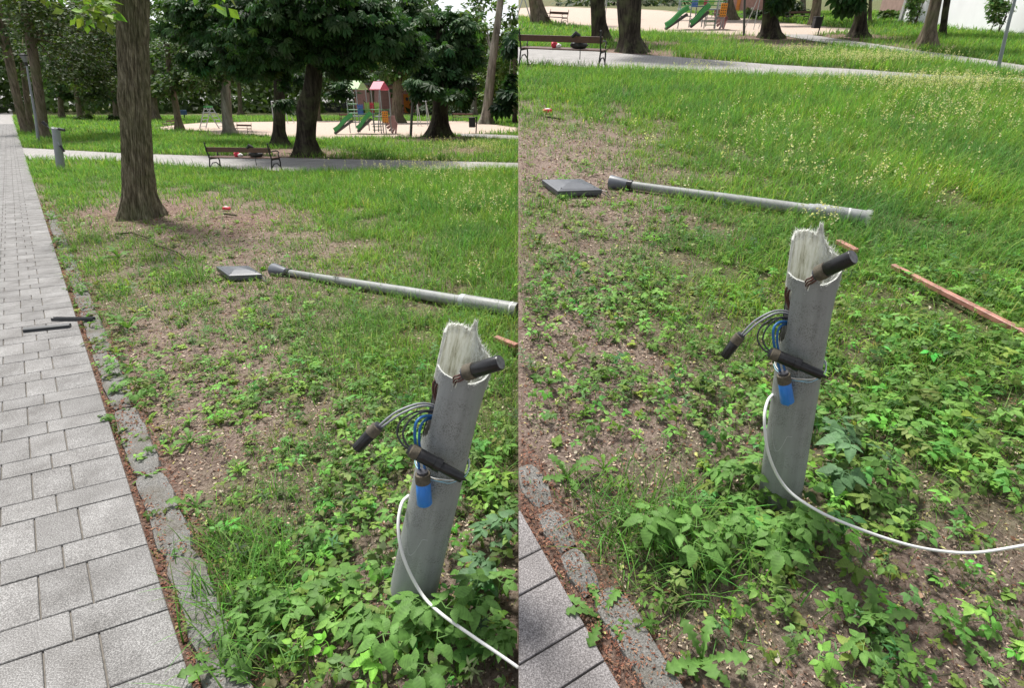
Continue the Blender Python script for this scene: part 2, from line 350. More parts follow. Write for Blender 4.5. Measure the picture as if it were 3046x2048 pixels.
# kerb stones: each worn stone is a thing
def kerb(pl, fr, a0, a1, b0, b1, label):
    mb = MB(); na = max(4, int((a1 - a0) / .04)); nb = 6; v = []; f = []; prof = [(0, -.02), (.03, .004), (.15, .009), (.6, .011), (.93, .008), (1, -.02)]
    for i in range(na + 1):
        a = a0 + (a1 - a0) * i / na; e = min(i, na - i); zz = 0 if e > 0 else -.012
        for (t_, z) in prof:
            b = b0 + (b1 - b0) * t_ + .012 * noise.noise(Vector((a * 5, t_ * 2, b0 * 9))) + .008 * noise.noise(Vector((a * 17, t_ * 3, 2.))) + (.014 if e == 0 else .004 if e == 1 else 0) * (1 if t_ < .5 else -1) * (-1) ; x, y = pxy(fr, a, b); x = max(x, .0015) if pl.sgn > 0 else x
            v.append((x, y, z + zz + .006 * noise.noise(Vector((a * 6, t_ * 3, 5.)))))
    for i in range(na):
        for j in range(nb - 1): f.append((i * nb + j, (i + 1) * nb + j, (i + 1) * nb + j + 1, i * nb + j + 1))
    mb.add(v, f); o = obj('kerb_stone', mb, M_stone, None, pl.M, True); tag(o, label, 'kerb', 'worn kerb stones along the paths')
ks = [(-.35, .1, 'nearest worn kerb stone at the bottom of the left path'), (.12, .62, 'worn kerb stone half buried in red litter, second from the bottom of the left path'),
      (.64, 1.22, 'rounded grey kerb stone beside the left path level with the stump cables'), (1.24, 1.95, 'clean rounded kerb stone left of the leafy clump by the path'),
      (1.99, 2.9, 'kerb stone beside the two dark plastic bars on the left path'), (2.93, 3.9, 'kerb stone just beyond the two dark plastic bars'),
      (3.94, 5.1, 'kerb stone left of the square black lamp cap'), (5.14, 6.8, 'kerb stone halfway between the lamp cap and the big tree'), (6.85, 9.5, 'farthest kerb stone, level with the big tree trunk')]
KB = [(-.35, .235, -.06, -.165, 'long grey kerb stone at the bottom of the right lawn'), (.245, .4, -.03, -.125, 'kerb stone half covered by red litter beside the right dandelion'), (.41, .58, -.04, -.13, 'small worn kerb stone fragment above the lower left slabs of the right lawn'), (.6, .8, -.05, -.15, 'pale worn kerb stone at the left border of the right lawn')]
for a0, a1, l in ks: kerb(A, FA, a0 - .014, a1 + .008, -.026 - .006 * math.sin(a0 * 5), -.142, l)
def kerbp(pl, pts, label):
    mb = MB(); c = sum((Vector(p) for p in pts), Vector()) / len(pts); v = []; f = []; n = len(pts)
    ring = []
    pp = []
    for i in range(n):
        a_, b_ = Vector(pts[i]), Vector(pts[(i + 1) % n])
        for k_ in range(6): pp.append(a_.lerp(b_, k_ / 6) + Vector((noise.noise(a_.lerp(b_, k_ / 6) * 40), noise.noise(a_.lerp(b_, k_ / 6) * 37 + Vector((3, 0, 0))), 0)) * .005)
    pts = [Vector((max(.0015, p.x), p.y, 0)) for p in pp]; n = len(pts)
    for k, z in ((1.0, -.016), (.975, -.002), (.9, .005), (.6, .009)):
        for p in pts: q = c + (Vector(p) - c) * k; v.append((q.x, q.y, z + .004 * noise.noise(q * 9)))
    for r in range(3):
        for i in range(n): j = (i + 1) % n; f.append((r * n + i, r * n + j, (r + 1) * n + j, (r + 1) * n + i))
    f.append(tuple(range(3 * n, 4 * n))); mb.add(v, f); o = obj('kerb_stone', mb, M_stone, None, pl.M, True); tag(o, label, 'kerb', 'worn kerb stones along the paths')
for a0, a1, b0, b1, l in KB: kerb(B, FB, a0, a1, b0, b1, l)

# ------------------------------------------------------------------ vegetation templates
def frame(nrm, fwd):
    n = nrm / np.linalg.norm(nrm, axis=-1, keepdims=True); y = fwd - (fwd * n).sum(-1, keepdims=True) * n
    y /= np.maximum(np.linalg.norm(y, axis=-1, keepdims=True), 1e-6); x = np.cross(y, n); return np.stack([x, y, n], -1)
def inst(tv, tf, P, R, sc):
    V = np.einsum('nij,kj->nki', R, tv) * np.asarray(sc)[:, None, None] + P[:, None, :]
    Tt = tf[None] + (np.arange(len(P)) * len(tv))[:, None, None]; return V.reshape(-1, 3), Tt.reshape(-1, tf.shape[1])
def merge(parts):
    V = []; Tt = []; n = 0; C = []
    for v, t, c in parts: V.append(v); Tt.append(t + n); C.append(c); n += len(v)
    return np.concatenate(V), np.concatenate(Tt), np.concatenate(C)
def vary(base, n, k, s=.25, hue=.12):
    b = np.array(base)[None] * (1 + s * RG.standard_normal((n, 1))).clip(.35, 1.9); b = b * (1 + hue * RG.standard_normal((n, 3))); return np.repeat(b.clip(.004, .9), k, 0)
def blades(P, L, W, bend, seg, col, green_tip=1.1, lean=None):
    n = len(P); yaw = RG.uniform(0, 6.283, n); d = np.stack([np.cos(yaw), np.sin(yaw), np.zeros(n)], -1); s = np.stack([-np.sin(yaw), np.cos(yaw), np.zeros(n)], -1)
    s2 = RG.uniform(-1, 1, (n, 1)) * .0 + s
    pts = []; 
    for i in range(seg + 1):
        t = i / seg; r = bend * t ** 1.7; hh = t * (1 - .35 * bend * t)
        c = P + d * (L * r)[:, None] + np.array([0, 0, 1.0]) * (L * hh)[:, None]
        if i < seg: w = W * (1 - .75 * t ** 1.5) / 2; pts += [c - s2 * w[:, None], c + s2 * w[:, None]]
        else: pts.append(c)
    V = np.stack(pts, 1); k = V.shape[1]; tf = []
    for i in range(seg - 1): a = 2 * i; tf += [(a, a + 1, a + 3), (a, a + 3, a + 2)]
    a = 2 * (seg - 1); tf.append((a, a + 1, a + 2)); tf = np.array(tf)
    Tt = tf[None] + (np.arange(n) * k)[:, None, None]
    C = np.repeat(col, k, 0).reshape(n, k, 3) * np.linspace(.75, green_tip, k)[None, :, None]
    return V.reshape(-1, 3), Tt.reshape(-1, 3), C.reshape(-1, 3)
def leaflet(n=8, w=.36, serr=.12, fold=.12, droop=.18, L=1.0, peak=.38):
    V = []; 
    for i in range(n + 1):
        t = i / n; y = t * L; prof = (math.sin(math.pi * t ** (math.log(.5) / math.log(peak))) ** .85 * (1.08 - .35 * t)) if 0 < t < 1 else 0
        ww = w * prof * (1 + (serr if i % 2 else -serr)); z = -droop * t * t * L; V += [(-ww, y - (.05 * L if i % 2 else 0), z + fold * ww), (0, y, z), (ww, y - (.05 * L if i % 2 else 0), z + fold * ww)]
    Tt = []
    for i in range(n):
        a = 3 * i; b = a + 3; Tt += [(a, a + 1, b + 1), (a, b + 1, b), (a + 1, a + 2, b + 2), (a + 1, b + 2, b + 1)]
    return np.array(V), np.array(Tt)
def xform(v, yaw=0, pitch=0, roll=0, s=1, t=(0, 0, 0)):
    Mx = Matrix.Rotation(yaw, 3, 'Z') @ Matrix.Rotation(pitch, 3, 'X') @ Matrix.Rotation(roll, 3, 'Y'); return (np.array(Mx) @ (v * s).T).T + np.array(t)
def combine(ps):
    V = []; Tt = []; n = 0
    for v, t in ps: V.append(v); Tt.append(t + n); n += len(v)
    return np.concatenate(V), np.concatenate(Tt)
def stem_t(a, b, w=.02):
    a, b = np.array(a, float), np.array(b, float); V = np.array([a + (w, 0, 0), a - (w, 0, 0), b - (w * .7, 0, 0), b + (w * .7, 0, 0), a + (0, w, 0), a - (0, w, 0), b - (0, w * .7, 0), b + (0, w * .7, 0)])
    return V, np.array([(0, 1, 2), (0, 2, 3), (4, 5, 6), (4, 6, 7)])
LF = leaflet(14, .31, .075, .12, .2, 1.0, .4); LS = leaflet(3, .34, 0, .15, .2); LD = leaflet(2, .3, 0, .2, .25)
def elder(lf, seed, h=1.5):
    r = random.Random(seed); ps = [stem_t((0, 0, 0), (0, .3, h), .025)]; c = np.array((0, .3, h))
    for yaw, sc, dist in ((r.uniform(-.1, .1), 1, .5), (1.25, .85, .4), (-1.25, .85, .4)):
        d = np.array((-math.sin(yaw), math.cos(yaw), r.uniform(-.05, .12))); ps.append(stem_t(c, c + d * dist, .018)); b = c + d * dist
        for y2, s2, k in ((0, .95, 1), (1.1, .72, .8), (-1.1, .72, .8)):
            if s2 < .9 and r.random() < .12: continue
            ps.append((xform(lf[0], yaw + y2 + r.uniform(-.15, .15), r.uniform(-.3, .15), r.uniform(-.3, .3), sc * s2 * .85, c + d * dist * k), lf[1]))
    return combine(ps)
def dandel(n=12, w=.16):
    V = []; Tt = []
    for i in range(n + 1):
        t = i / n; prof = (.18 + .9 * t ** 1.1) * (1 if t < .9 else (1 - t) * 10 * .8 + .05); ww = w * prof * (1.35 if i % 2 else .55); y = t; z = .55 * math.sin(t * 2.2) * .7
        back = .05 if i % 2 else 0; V += [(-ww, y - back, z + .03), (0, y, z), (ww, y - back, z + .03)]
    for i in range(n):
        a = 3 * i; b = a + 3; Tt += [(a, a + 1, b + 1), (a, b + 1, b), (a + 1, a + 2, b + 2), (a + 1, b + 2, b + 1)]
    return np.array(V), np.array(Tt)
DL = dandel()
def rosette(seed, n=8):
    r = random.Random(seed); ps = []
    for i in range(n): ps.append((xform(DL[0], i * 6.283 / n + r.uniform(-.3, .3), r.uniform(-.35, .45), r.uniform(-.3, .3), r.uniform(.6, 1), (0, 0, 0)), DL[1]))
    return combine(ps)
ELD = [elder(LF, i) for i in range(4)]; ELF = [np.tile([.88, 1.25, .88, 1.12, 1.25, 1.12], len(t_[0]))[:len(t_[0])] for t_ in ELD]; ELS = [elder(LS, i + 9, 1.0) for i in range(4)]; ROS = [rosette(i, 6 + i) for i in range(3)]

def blocked(pl, X, Y):
    q = ab(FA if pl is A else FB, X, Y); b = (q[:, 1] > -.005) & (q[:, 0] < 480)
    for p in ((A_cross, A_path2, A_sand) if pl is A else (B_cross, B_path2, B_sand)): b |= maskxy(p, X, Y)
    return b
def scatter(pl, y0, y1, per, key, power=1.0, kfloor=0.0, edge=.0, clump=0.0):
    w1 = .97 * (y1 * pl.cp + 1.5 * pl.sp) + .3; n = int(per * (y1 - y0) * w1)
    Y = RG.uniform(y0, y1, n); X = pl.sgn * RG.uniform(0.012 + edge, w1, n)
    ok = np.abs(X) < .97 * (Y * pl.cp + 1.5 * pl.sp) + .25; X, Y = X[ok], Y[ok]
    P = np.stack([X, Y, hgt(X, Y)], -1); d = dens(pl, key, P) ** power + kfloor
    if clump:
        cn = np.array([noise.noise(Vector((x * 2.3, y * 2.3, 3.))) + .6 * noise.noise(Vector((x * 7.1, y * 7.1, 1.))) for x, y in zip(X[:], Y[:])]) if len(X) < 400000 else 0
        d = d * np.clip(1 + clump * cn * 2.2, 0, 2.4)
    if key == 'g':
        for u, v, r in pl.bare: c = pl.g(u, v); d = d * np.clip(np.hypot(X - c.x, (Y - c.y) * .8) / r - .25, 0, 1)
    ok = (RG.random(len(d)) < d) & ~blocked(pl, X, Y); return P[ok]
G1 = (.122, .25, .052)
def grass(pl, label):
    parts = []
    for y0, y1, per, L, Wd, seg in ((.3, 1.5, 3600, .09, .0026, 4), (1.5, 2.6, 4600, .10, .003, 4), (2.6, 4.5, 4200, .11, .0038, 3), (4.5, 8, 2800, .14, .0055, 3), (8, 14, 1700, .17, .009, 2), (14, 28, 420, .19, .016, 2), (28, 60, 60, .22, .04, 2)):
        P = scatter(pl, y0, y1, per, 'g', 1.2, 0.03, .0, .8); n = len(P)
        if not n: continue
        g = dens(pl, 'g', P); Ln = L * (.35 + .9 * g ** 1.3) * RG.uniform(.4, 1.35, n); col = vary(G1, n, 1, .22, .10)
        pn = np.array([noise.noise(Vector((x * .9, y * .9, 7.))) for x, y in P[:, :2]]); col = col * np.stack([1 + .4 * pn, 1 + .25 * pn, 1 - .1 * pn], -1).clip(.4, 2); dry = RG.random(n) < .15; col[dry] = col[dry] * np.array([2.2, 1.35, 1.9])
        big = noise
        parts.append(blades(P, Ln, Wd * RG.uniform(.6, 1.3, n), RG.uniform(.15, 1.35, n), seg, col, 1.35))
    V, Tt, C = merge(parts); o = link('grass', npmesh('grass', V, Tt, C), M_grass, None, pl.M); tag(o, label, 'grass', kind='stuff'); print('grass', len(Tt))
grass(A, 'green grass of mixed length growing over the left lawn'); grass(B, 'lush green grass growing over the right lawn')
def sprig(seed, n, w, h):
    r = random.Random(seed); lf = leaflet(8, w, .03, .15, .3, 1.0, .45); ps = [stem_t((0, 0, 0), (.1, .1, h), .02)]
    for i in range(n): z = h * (.25 + .75 * i / n); ps.append((xform(lf[0], i * 2.4 + r.uniform(-.3, .3), r.uniform(-.1, .5), 0, r.uniform(.55, 1) * (1.1 - .4 * i / n), (.1 * z / h, .1 * z / h, z)), lf[1]))
    return combine(ps)
SPG = [sprig(1, 9, .17, 2.0), sprig(2, 6, .42, .7), sprig(3, 12, .12, 2.6), sprig(4, 7, .34, 1.0)]
def mixed(pl, label):
    parts = []
    for y0, y1, per, sc in ((.3, 1.2, 110, .036), (1.2, 2.2, 150, .036), (2.2, 4, 120, .04), (4, 8, 45, .05)):
        P = scatter(pl, y0, y1, per, 'l', .7, .08, .02, .8)
        for k in range(4):
            Q = P[k::4]; m = len(Q)
            if not m: continue
            yaw = RG.uniform(0, 6.283, m); R = frame(np.stack([RG.normal(0, .3, m), RG.normal(0, .3, m), np.ones(m)], -1), np.stack([np.cos(yaw), np.sin(yaw), np.zeros(m)], -1)); tv, tf = SPG[k]
            v, t = inst(tv, tf, Q, R, sc * RG.uniform(.45, 1.3, m)); parts.append((v, t, vary([(.15, .25, .05), (.2, .29, .06), (.1, .19, .07), (.17, .24, .09)][k], m, len(tv), .3, .12)))
    V, Tt, C = merge(parts); o = link('ground_cover', npmesh('mixed_weeds', V, Tt, C), M_leaf, None, pl.M); tag(o, label, 'weeds', kind='stuff')
mixed(A, 'mixed narrow and round leaved weeds sprinkled over the left lawn'); mixed(B, 'mixed narrow and round leaved weeds sprinkled over the right lawn')
def cover(pl, label):
    parts = []
    for y0, y1, per, sc, T1 in ((.3, 1.2, 430, .044, ELD), (1.2, 2.0, 640, .042, ELD), (2.0, 3.2, 680, .037, ELD), (3.2, 5.5, 420, .037, ELS), (5.5, 10, 70, .05, ELS)):
        P = scatter(pl, y0, y1, per, 'l', 1.15, 0.02, .02, .9); n = len(P); d = dens(pl, 'l', P)
        for k in range(4):
            Q = P[k::4]; m = len(Q)
            if not m: continue
            dd = d[k::4]; yaw = RG.uniform(0, 6.283, m)
            nr = np.stack([RG.normal(0, .28, m), RG.normal(-.1, .28, m), np.ones(m)], -1); R = frame(nr, np.stack([np.cos(yaw), np.sin(yaw), np.zeros(m)], -1))
            tv, tf = T1[k]; s = sc * RG.uniform(.4, 1.25, m) * (.6 + .6 * dd)
            v, t = inst(tv, tf, Q, R, s); cc_ = vary((.13, .25, .055), m, len(tv), .35, .15)
            if T1 is ELD: cc_ = cc_ * np.tile(ELF[k], m)[:, None]
            parts.append((v, t, cc_))
    V, Tt, C = merge(parts); o = link('ground_cover', npmesh('ground_cover', V, Tt, C), M_leaf, None, pl.M); tag(o, label, 'weeds', kind='stuff'); print('cover', len(Tt))
cover(A, 'low leafy ground elder and weeds spreading over the left lawn'); cover(B, 'low leafy ground elder and weeds spreading over the right lawn')
def dandelions(pl, label):
    parts = []
    for y0, y1, per, sc in ((.3, 1.4, 26, .06), (1.4, 3, 30, .07), (3, 6, 18, .085), (6, 11, 4, .11)):
        P = scatter(pl, y0, y1, per, 'l', .6, .22, .05); n = len(P)
        for k in range(3):
            Q = P[k::3]; m = len(Q)
            if not m: continue
            yaw = RG.uniform(0, 6.283, m); R = frame(np.stack([RG.normal(0, .15, m), RG.normal(0, .15, m), np.ones(m)], -1), np.stack([np.cos(yaw), np.sin(yaw), np.zeros(m)], -1))
            tv, tf = ROS[k]; v, t = inst(tv, tf, Q + np.array([0, 0, .005]), R, sc * RG.uniform(.5, 1.2, m)); parts.append((v, t, vary((.15, .26, .05), m, len(tv), .3, .12)))
    V, Tt, C = merge(parts); o = link('ground_cover', npmesh('dandelion_leaves', V, Tt, C), M_leaf, None, pl.M); tag(o, label, 'weeds', kind='stuff')
dandelions(A, 'scattered toothed dandelion rosettes on the left lawn'); dandelions(B, 'scattered toothed dandelion rosettes on the right lawn')
def litter(pl, label):
    parts = []; fr = FA if pl is A else FB
    tv = np.array([(-.5, -.2, 0), (.5, -.15, .05), (.45, .2, 0), (-.4, .25, .08)]); tf = np.array([(0, 1, 2), (0, 2, 3)])
    for y0, y1, per, sc in ((.3, 1.4, 22000, .006), (1.4, 2.6, 13000, .0085), (2.6, 5, 5200, .012), (5, 9, 1600, .019)):
        w1 = .97 * (y1 * pl.cp + 1.5 * pl.sp) + .3; n = int(per * (y1 - y0) * w1)
        Y = RG.uniform(y0, y1, n); X = pl.sgn * RG.uniform(.01, w1, n); ok = ~blocked(pl, X, Y); X, Y = X[ok], Y[ok]
        q = ab(fr, X, Y); d = -q[:, 1]; nearp = np.clip(1 - d / .25, 0, 1); g = dens(pl, 'g', np.stack([X, Y, 0 * X], -1))
        ok = RG.random(len(X)) < (.25 + .75 * nearp) * (1 - .35 * g); X, Y, nearp = X[ok], Y[ok], nearp[ok]; m = len(X)
        onk = (d[ok] > .03) & (d[ok] < .16)
        P = np.stack([X, Y, hgt(X, Y) + .004 + RG.uniform(0, .004, m) + onk * .02 * (RG.random(m) < .6)], -1); yaw = RG.uniform(0, 6.283, m)
        R = frame(np.stack([RG.normal(0, .3, m), RG.normal(0, .3, m), np.ones(m)], -1), np.stack([np.cos(yaw), np.sin(yaw), np.zeros(m)], -1))
        c = np.array([(.2, .095, .06), (.1, .055, .04), (.5, .42, .33), (.3, .27, .12), (.06, .04, .035), (.42, .31, .25)])[RG.integers(0, 6, m)]
        c[nearp > .3] = np.array([(.22, .1, .07), (.14, .065, .045), (.26, .15, .1)])[RG.integers(0, 3, int((nearp > .3).sum()))]
        v, t = inst(tv, tf, P, R, sc * RG.uniform(.5, 1.8, m)); parts.append((v, t, np.repeat(c * RG.uniform(.7, 1.3, (m, 1)), 4, 0)))
    # larger curled dry leaves, pale seed wings and twigs
    for y0, y1, per, sc in ((.3, 1.4, 130, .022), (1.4, 3, 100, .022), (3, 8, 40, .028)):
        P = scatter(pl, y0, y1, per, 'l', 0, .0, .02); m = len(P); P[:, 2] += .008; yaw = RG.uniform(0, 6.283, m)
        R = frame(np.stack([RG.normal(0, .35, m), RG.normal(0, .35, m), np.ones(m)], -1), np.stack([np.cos(yaw), np.sin(yaw), np.zeros(m)], -1))
        c = np.array([(.3, .2, .14), (.42, .42, .16), (.5, .45, .36), (.16, .09, .06), (.48, .5, .2), (.22, .13, .09), (.12, .075, .05)])[RG.integers(0, 7, m)]
        lv = LS[0] * np.array([.8, 1, 2.2]); v, t = inst(lv, LS[1], P, R, sc * RG.uniform(.5, 1.4, m)); parts.append((v, t, np.repeat(c, len(lv), 0)))
        P = scatter(pl, y0, y1, per * .9, 'l', 0, 0, .02); m = len(P); P[:, 2] += .006; yaw = RG.uniform(0, 6.283, m)
        R = frame(np.stack([np.zeros(m), np.zeros(m), np.ones(m)], -1), np.stack([np.cos(yaw), np.sin(yaw), RG.normal(0, .08, m)], -1))
        tw = np.array([(-.02, -1, 0), (.02, -1, 0), (.015, 0, .08), (-.015, 0, .08), (.03, 1, 0), (0, 1, 0), (0, -1, .03), (0, 0, .11), (0.015, 1, .03)]); tt = np.array([(0, 1, 2), (0, 2, 3), (3, 2, 4), (3, 4, 5), (0, 6, 3), (3, 6, 7), (3, 7, 5), (7, 8, 5)])
        v, t = inst(tw, tt, P, R, sc * 2 * RG.uniform(.4, 1.3, m)); parts.append((v, t, vary((.13, .09, .065), m, len(tw), .3)))
    V, Tt, C = merge(parts); o = link('leaf_litter', npmesh('leaf_litter', V, Tt, C), M_litter, None, pl.M); tag(o, label, 'litter', kind='stuff')
litter(A, 'reddish brown leaf litter, twigs and dry leaves on the left lawn'); litter(B, 'reddish brown leaf litter, twigs and dry leaves on the right lawn')
def seedgrass(pl, label, spots):
    parts = []
    tv, tf = LS
    for u, v, ru, rv, n, L in spots:
        uu = u + ru * RG.normal(0, .5, n); vv = v + rv * RG.normal(0, .5, n); P = np.array([pl.g(a, b) for a, b in zip(uu, vv)])
        P = P[(P[:, 0] * pl.sgn > .1) & (uu < 2400) & (uu > -50)]; n = len(P); P = P[~blocked(pl, P[:, 0], P[:, 1])]; n = len(P)
        Ln = L * RG.uniform(.6, 1.2, n); bend = RG.uniform(.1, .5, n); yaw0 = RG.bit_generator.state
        col = vary((.2, .24, .09), n, 1, .2); dv = blades(P, Ln, np.full(n, .006), bend, 3, col, 1.1); parts.append(dv)
        tip = dv[0].reshape(n, -1, 3)[:, -1]; 
        for k in range(9):
            off = RG.normal(0, 1, (n, 3)) * np.array([.011, .011, .02]) - np.array([0, 0, .012 * k]); yaw = RG.uniform(0, 6.283, n)
            R = frame(RG.normal(0, 1, (n, 3)), np.stack([np.cos(yaw), np.sin(yaw), np.ones(n)], -1)); vv_, tt_ = inst(tv, tf, tip + off, R, RG.uniform(.012, .026, n)); parts.append((vv_, tt_, vary((.66, .63, .42), n, len(tv), .2, .05)))
    V, Tt, C = merge(parts); o = link('flowering_grass', npmesh('flowering_grass', V, Tt, C), M_grass, None, pl.M); tag(o, label, 'grass', kind='stuff')
seedgrass(A, 'tall pale seeding grass heads near the right end of the left lawn', [(1080, 352, 120, 12, 260, .42), (1000, 400, 200, 30, 260, .36), (1100, 470, 120, 60, 130, .28), (900, 440, 250, 50, 30, .25), (1075, 640, 20, 20, 6, .22)])
seedgrass(B, 'tall pale seeding grass heads along the path of the right lawn', [(1960, 146, 220, 9, 600, .3), (1800, 128, 120, 6, 130, .3), (2130, 205, 240, 18, 650, .28), (1600, 172, 200, 10, 110, .3), (2150, 260, 220, 60, 260, .24), (1700, 300, 300, 80, 110, .2), (1950, 400, 300, 90, 90, .2), (1870, 520, 20, 10, 8, .18)])

# ------------------------------------------------------------------ trees
def offax(u): return 1 / math.sqrt(1 + ((u - U0) * S / F) ** 2)
def trunk_mesh(pl, pts, n=18, rough=.06, detail=False, flare=True):
    Y = pl.g(pts[0][0], pts[0][1]).y; P = []; Rr = []
    for u, v, w in pts: q = pl.at(u, v, Y); P.append(q); Rr.append(pl.m(w, q) / 2 * offax(u))
    P[0].z = 0
    # resample
    zs = [p.z for p in P]; out = []; rr = []; m = 150 if detail else 26
    zz = np.linspace(0, zs[-1], m) if detail else np.unique(np.concatenate([np.linspace(0, min(1.2, zs[-1] * .3), 9), np.linspace(min(1.2, zs[-1] * .3), zs[-1], 14)]))
    for z in zz: out.append(Vector((float(np.interp(z, zs, [p.x for p in P])), Y, z))); rr.append(float(np.interp(z, zs, Rr)))
    base = out[0].copy(); ns = 220 if detail else 36; v = []; f = []
    seed = pts[0][0] * .37
    for i, (p, r) in enumerate(zip(out, rr)):
        for k in range(ns):
            a = 2 * math.pi * k / ns; ca, sa = math.cos(a), math.sin(a)
            q = 1 + rough * (noise.noise(Vector((ca * 1.6 + seed, sa * 1.6, p.z * .8))))
            fl = max(0, 1 - p.z / (r * 4.5 + .01)); q += .28 * fl ** 2 * max(0, math.sin(a * 5 + seed) + .25 + .4 * math.sin(a * 3 + 1)) if flare else 0
            rad = r * q
            if detail:
                w = noise.noise(Vector((ca * 3, sa * 3, p.z * 1.1))) * .9; t = a * 26 + w * 5 + 1.8 * noise.noise(Vector((ca * 9, sa * 9, p.z * 3.2)))
                rid = abs(math.sin(t)) ** .7; br = noise.noise(Vector((ca * 14, sa * 14, p.z * 5.5))); rad += .02 * (rid - .6) + .014 * br
                bz = (p.z - 1.52) / .22; bm_ = math.exp(-bz * bz) * math.exp(-((a - 4.35) / .5) ** 2); rad += .05 * bm_
            v.append((p.x - base.x + rad * ca, rad * sa, p.z if i else -.06))
    for i in range(len(out) - 1):
        for k in range(ns): a, b = i * ns + k, i * ns + (k + 1) % ns; f.append((a, b, b + ns, a + ns))
    mb = MB(); mb.v = v; mb.f = f; return mb, base, out, rr
DIA = (np.array([(0, 0, 0), (-.34, .45, .06), (0, 1, -.12), (.34, .45, .06)]), np.array([(0, 1, 2), (0, 2, 3)]))
def palmate():
    ps = []
    lv = np.array([(0, 0, 0), (-.13, .5, .05), (-.15, .75, .03), (0, 1, -.1), (.15, .75, .03), (.13, .5, .05), (0, .6, -.02)]); lt = np.array([(0, 1, 6), (1, 2, 6), (2, 3, 6), (6, 3, 4), (6, 4, 5), (0, 6, 5)])
    for i, s in enumerate((.6, .85, 1, 1.05, 1, .85, .6)): ps.append((xform(lv, (i - 3) * .62, -.45, 0, s), lt))
    return combine(ps)
PAL = palmate()
def crown(pl, blobs, tmpl, size, col, base, Mroot, limit=None, name='crown'):
    parts = []; mats = {}
    for (u, v, ru, rv, Y, n) in blobs:
        c = np.array(pl.at(u, v, Y)); k = pl.m(1, c); rx, rz = ru * k, rv * k; ry = max(rx * .8, rz * .6)
        nb = max(3, n // 26); cc = RG.normal(0, 1, (nb, 3)); cc /= np.linalg.norm(cc, axis=1, keepdims=True); cc *= RG.random((nb, 1)) ** .4
        ctr = c + cc * np.array([rx, ry, rz]); tone = RG.uniform(.6, 1.35, nb)
        idx = RG.integers(0, nb, n); sp = .2 * np.array([max(rx, .5), max(ry, .5), max(rz, .5) * .55]); P = ctr[idx] + RG.normal(0, 1, (n, 3)) * sp
        out = P - c; nr = out * .25 / np.array([rx, ry, rz]) + RG.normal(0, .4, (n, 3)) + np.array([0, -.15, .85]); fw = out + RG.normal(0, 1, (n, 3)) * rx * .6; fw[:, 2] -= abs(rx) * .5
        P = P[:]; ok = (P[:, 0] * pl.sgn > .02 + .0 * P[:, 1]) & (P[:, 2] > .25)
        if limit: uu, vv = pl.uv(P); ok &= limit(uu, vv)
        P, nr, fw, ix = P[ok], nr[ok], fw[ok], idx[ok]; m = len(P)
        if not m: continue
        v_, t_ = inst(tmpl[0], tmpl[1], P - np.array(base), frame(nr, fw), size * RG.uniform(.7, 1.25, m))
        cl = np.array(col)[None] * tone[ix][:, None] * (1 + .12 * RG.standard_normal((m, 3))); parts.append((v_, t_, np.repeat(cl.clip(.003, .9), len(tmpl[0]), 0)))
    return merge(parts)
def tree(pl, name, label, pts, bark, blobs=(), tmpl=DIA, size=.2, col=(.05, .1, .03), limit=None, detail=False, limbs=True, group='trees standing in the park'):
    mb, base, out, rr = trunk_mesh(pl, pts, detail=detail); M = pl.M @ T(*base)
    t = thing(name, label, 'tree', M, group)
    tr = obj('trunk', mb, bark, t, None, True)
    if blobs and limbs:
        lb = MB(); top = out[-1] - base
        for (u, v, ru, rv, Y, n) in blobs[:7]:
            c = pl.at(u, v, Y); e = c - base; zi = max(.62, min(.97, e.z / max(out[-1].z, .1) * .7)); i = int(zi * (len(out) - 1)); s = out[i] - base
            if c.x * pl.sgn < .3: continue
            mid = s.lerp(e, .5) + Vector((0, 0, .12 * (e - s).length)); r0 = rr[i] * .33
            lb.tube([s, s.lerp(mid, .5) + Vector((0, 0, .05)), mid, mid.lerp(e, .5), e], [r0, r0 * .75, r0 * .5, r0 * .3, r0 * .12], 7)
            for k in range(5):
                a = mid.lerp(e, rnd.random()); d = Vector((rnd.uniform(-1, 1), rnd.uniform(-1, 1), rnd.uniform(-.7, .5))) * pl.m(ru * .6, c); lb.tube([a, a + d * .5 + Vector((0, 0, .1)), a + d], [r0 * .25, r0 * .15, r0 * .05], 5)
        if lb.v:
            lb.f = lb.f; lb.v = [(x if (x + base.x) * pl.sgn > .02 else pl.sgn * .02 - base.x, y, z) for x, y, z in lb.v]; obj('branches', lb, bark, t, None, True)
    if blobs:
        V, Tt, C = crown(pl, blobs, tmpl, size, col, base, M, limit); link('crown', npmesh('crown', V, Tt, C), M_leaf, t)
    return t
ENV = ([330, 400, 480, 510, 560, 600, 655, 672, 730, 750, 797, 803, 850, 890, 925, 938, 955, 985, 1030, 1070, 1085, 1100, 1180], [250, 218, 202, 172, 200, 232, 264, 228, 226, 240, 230, 190, 184, 186, 196, 222, 236, 224, 226, 246, 205, 160, 150])
def env(u, v, ext=0): return v < np.interp(u, *ENV) + 5 * np.sin(u * .31) + 4 * np.sin(u * .83) - 4 + ext
YA = lambda v: A.g(600, v).y
YB = lambda v: B.g(1600, v).y
GRN = (.05, .095, .028); CH = (.04, .09, .03); BR = (.12, .2, .045)
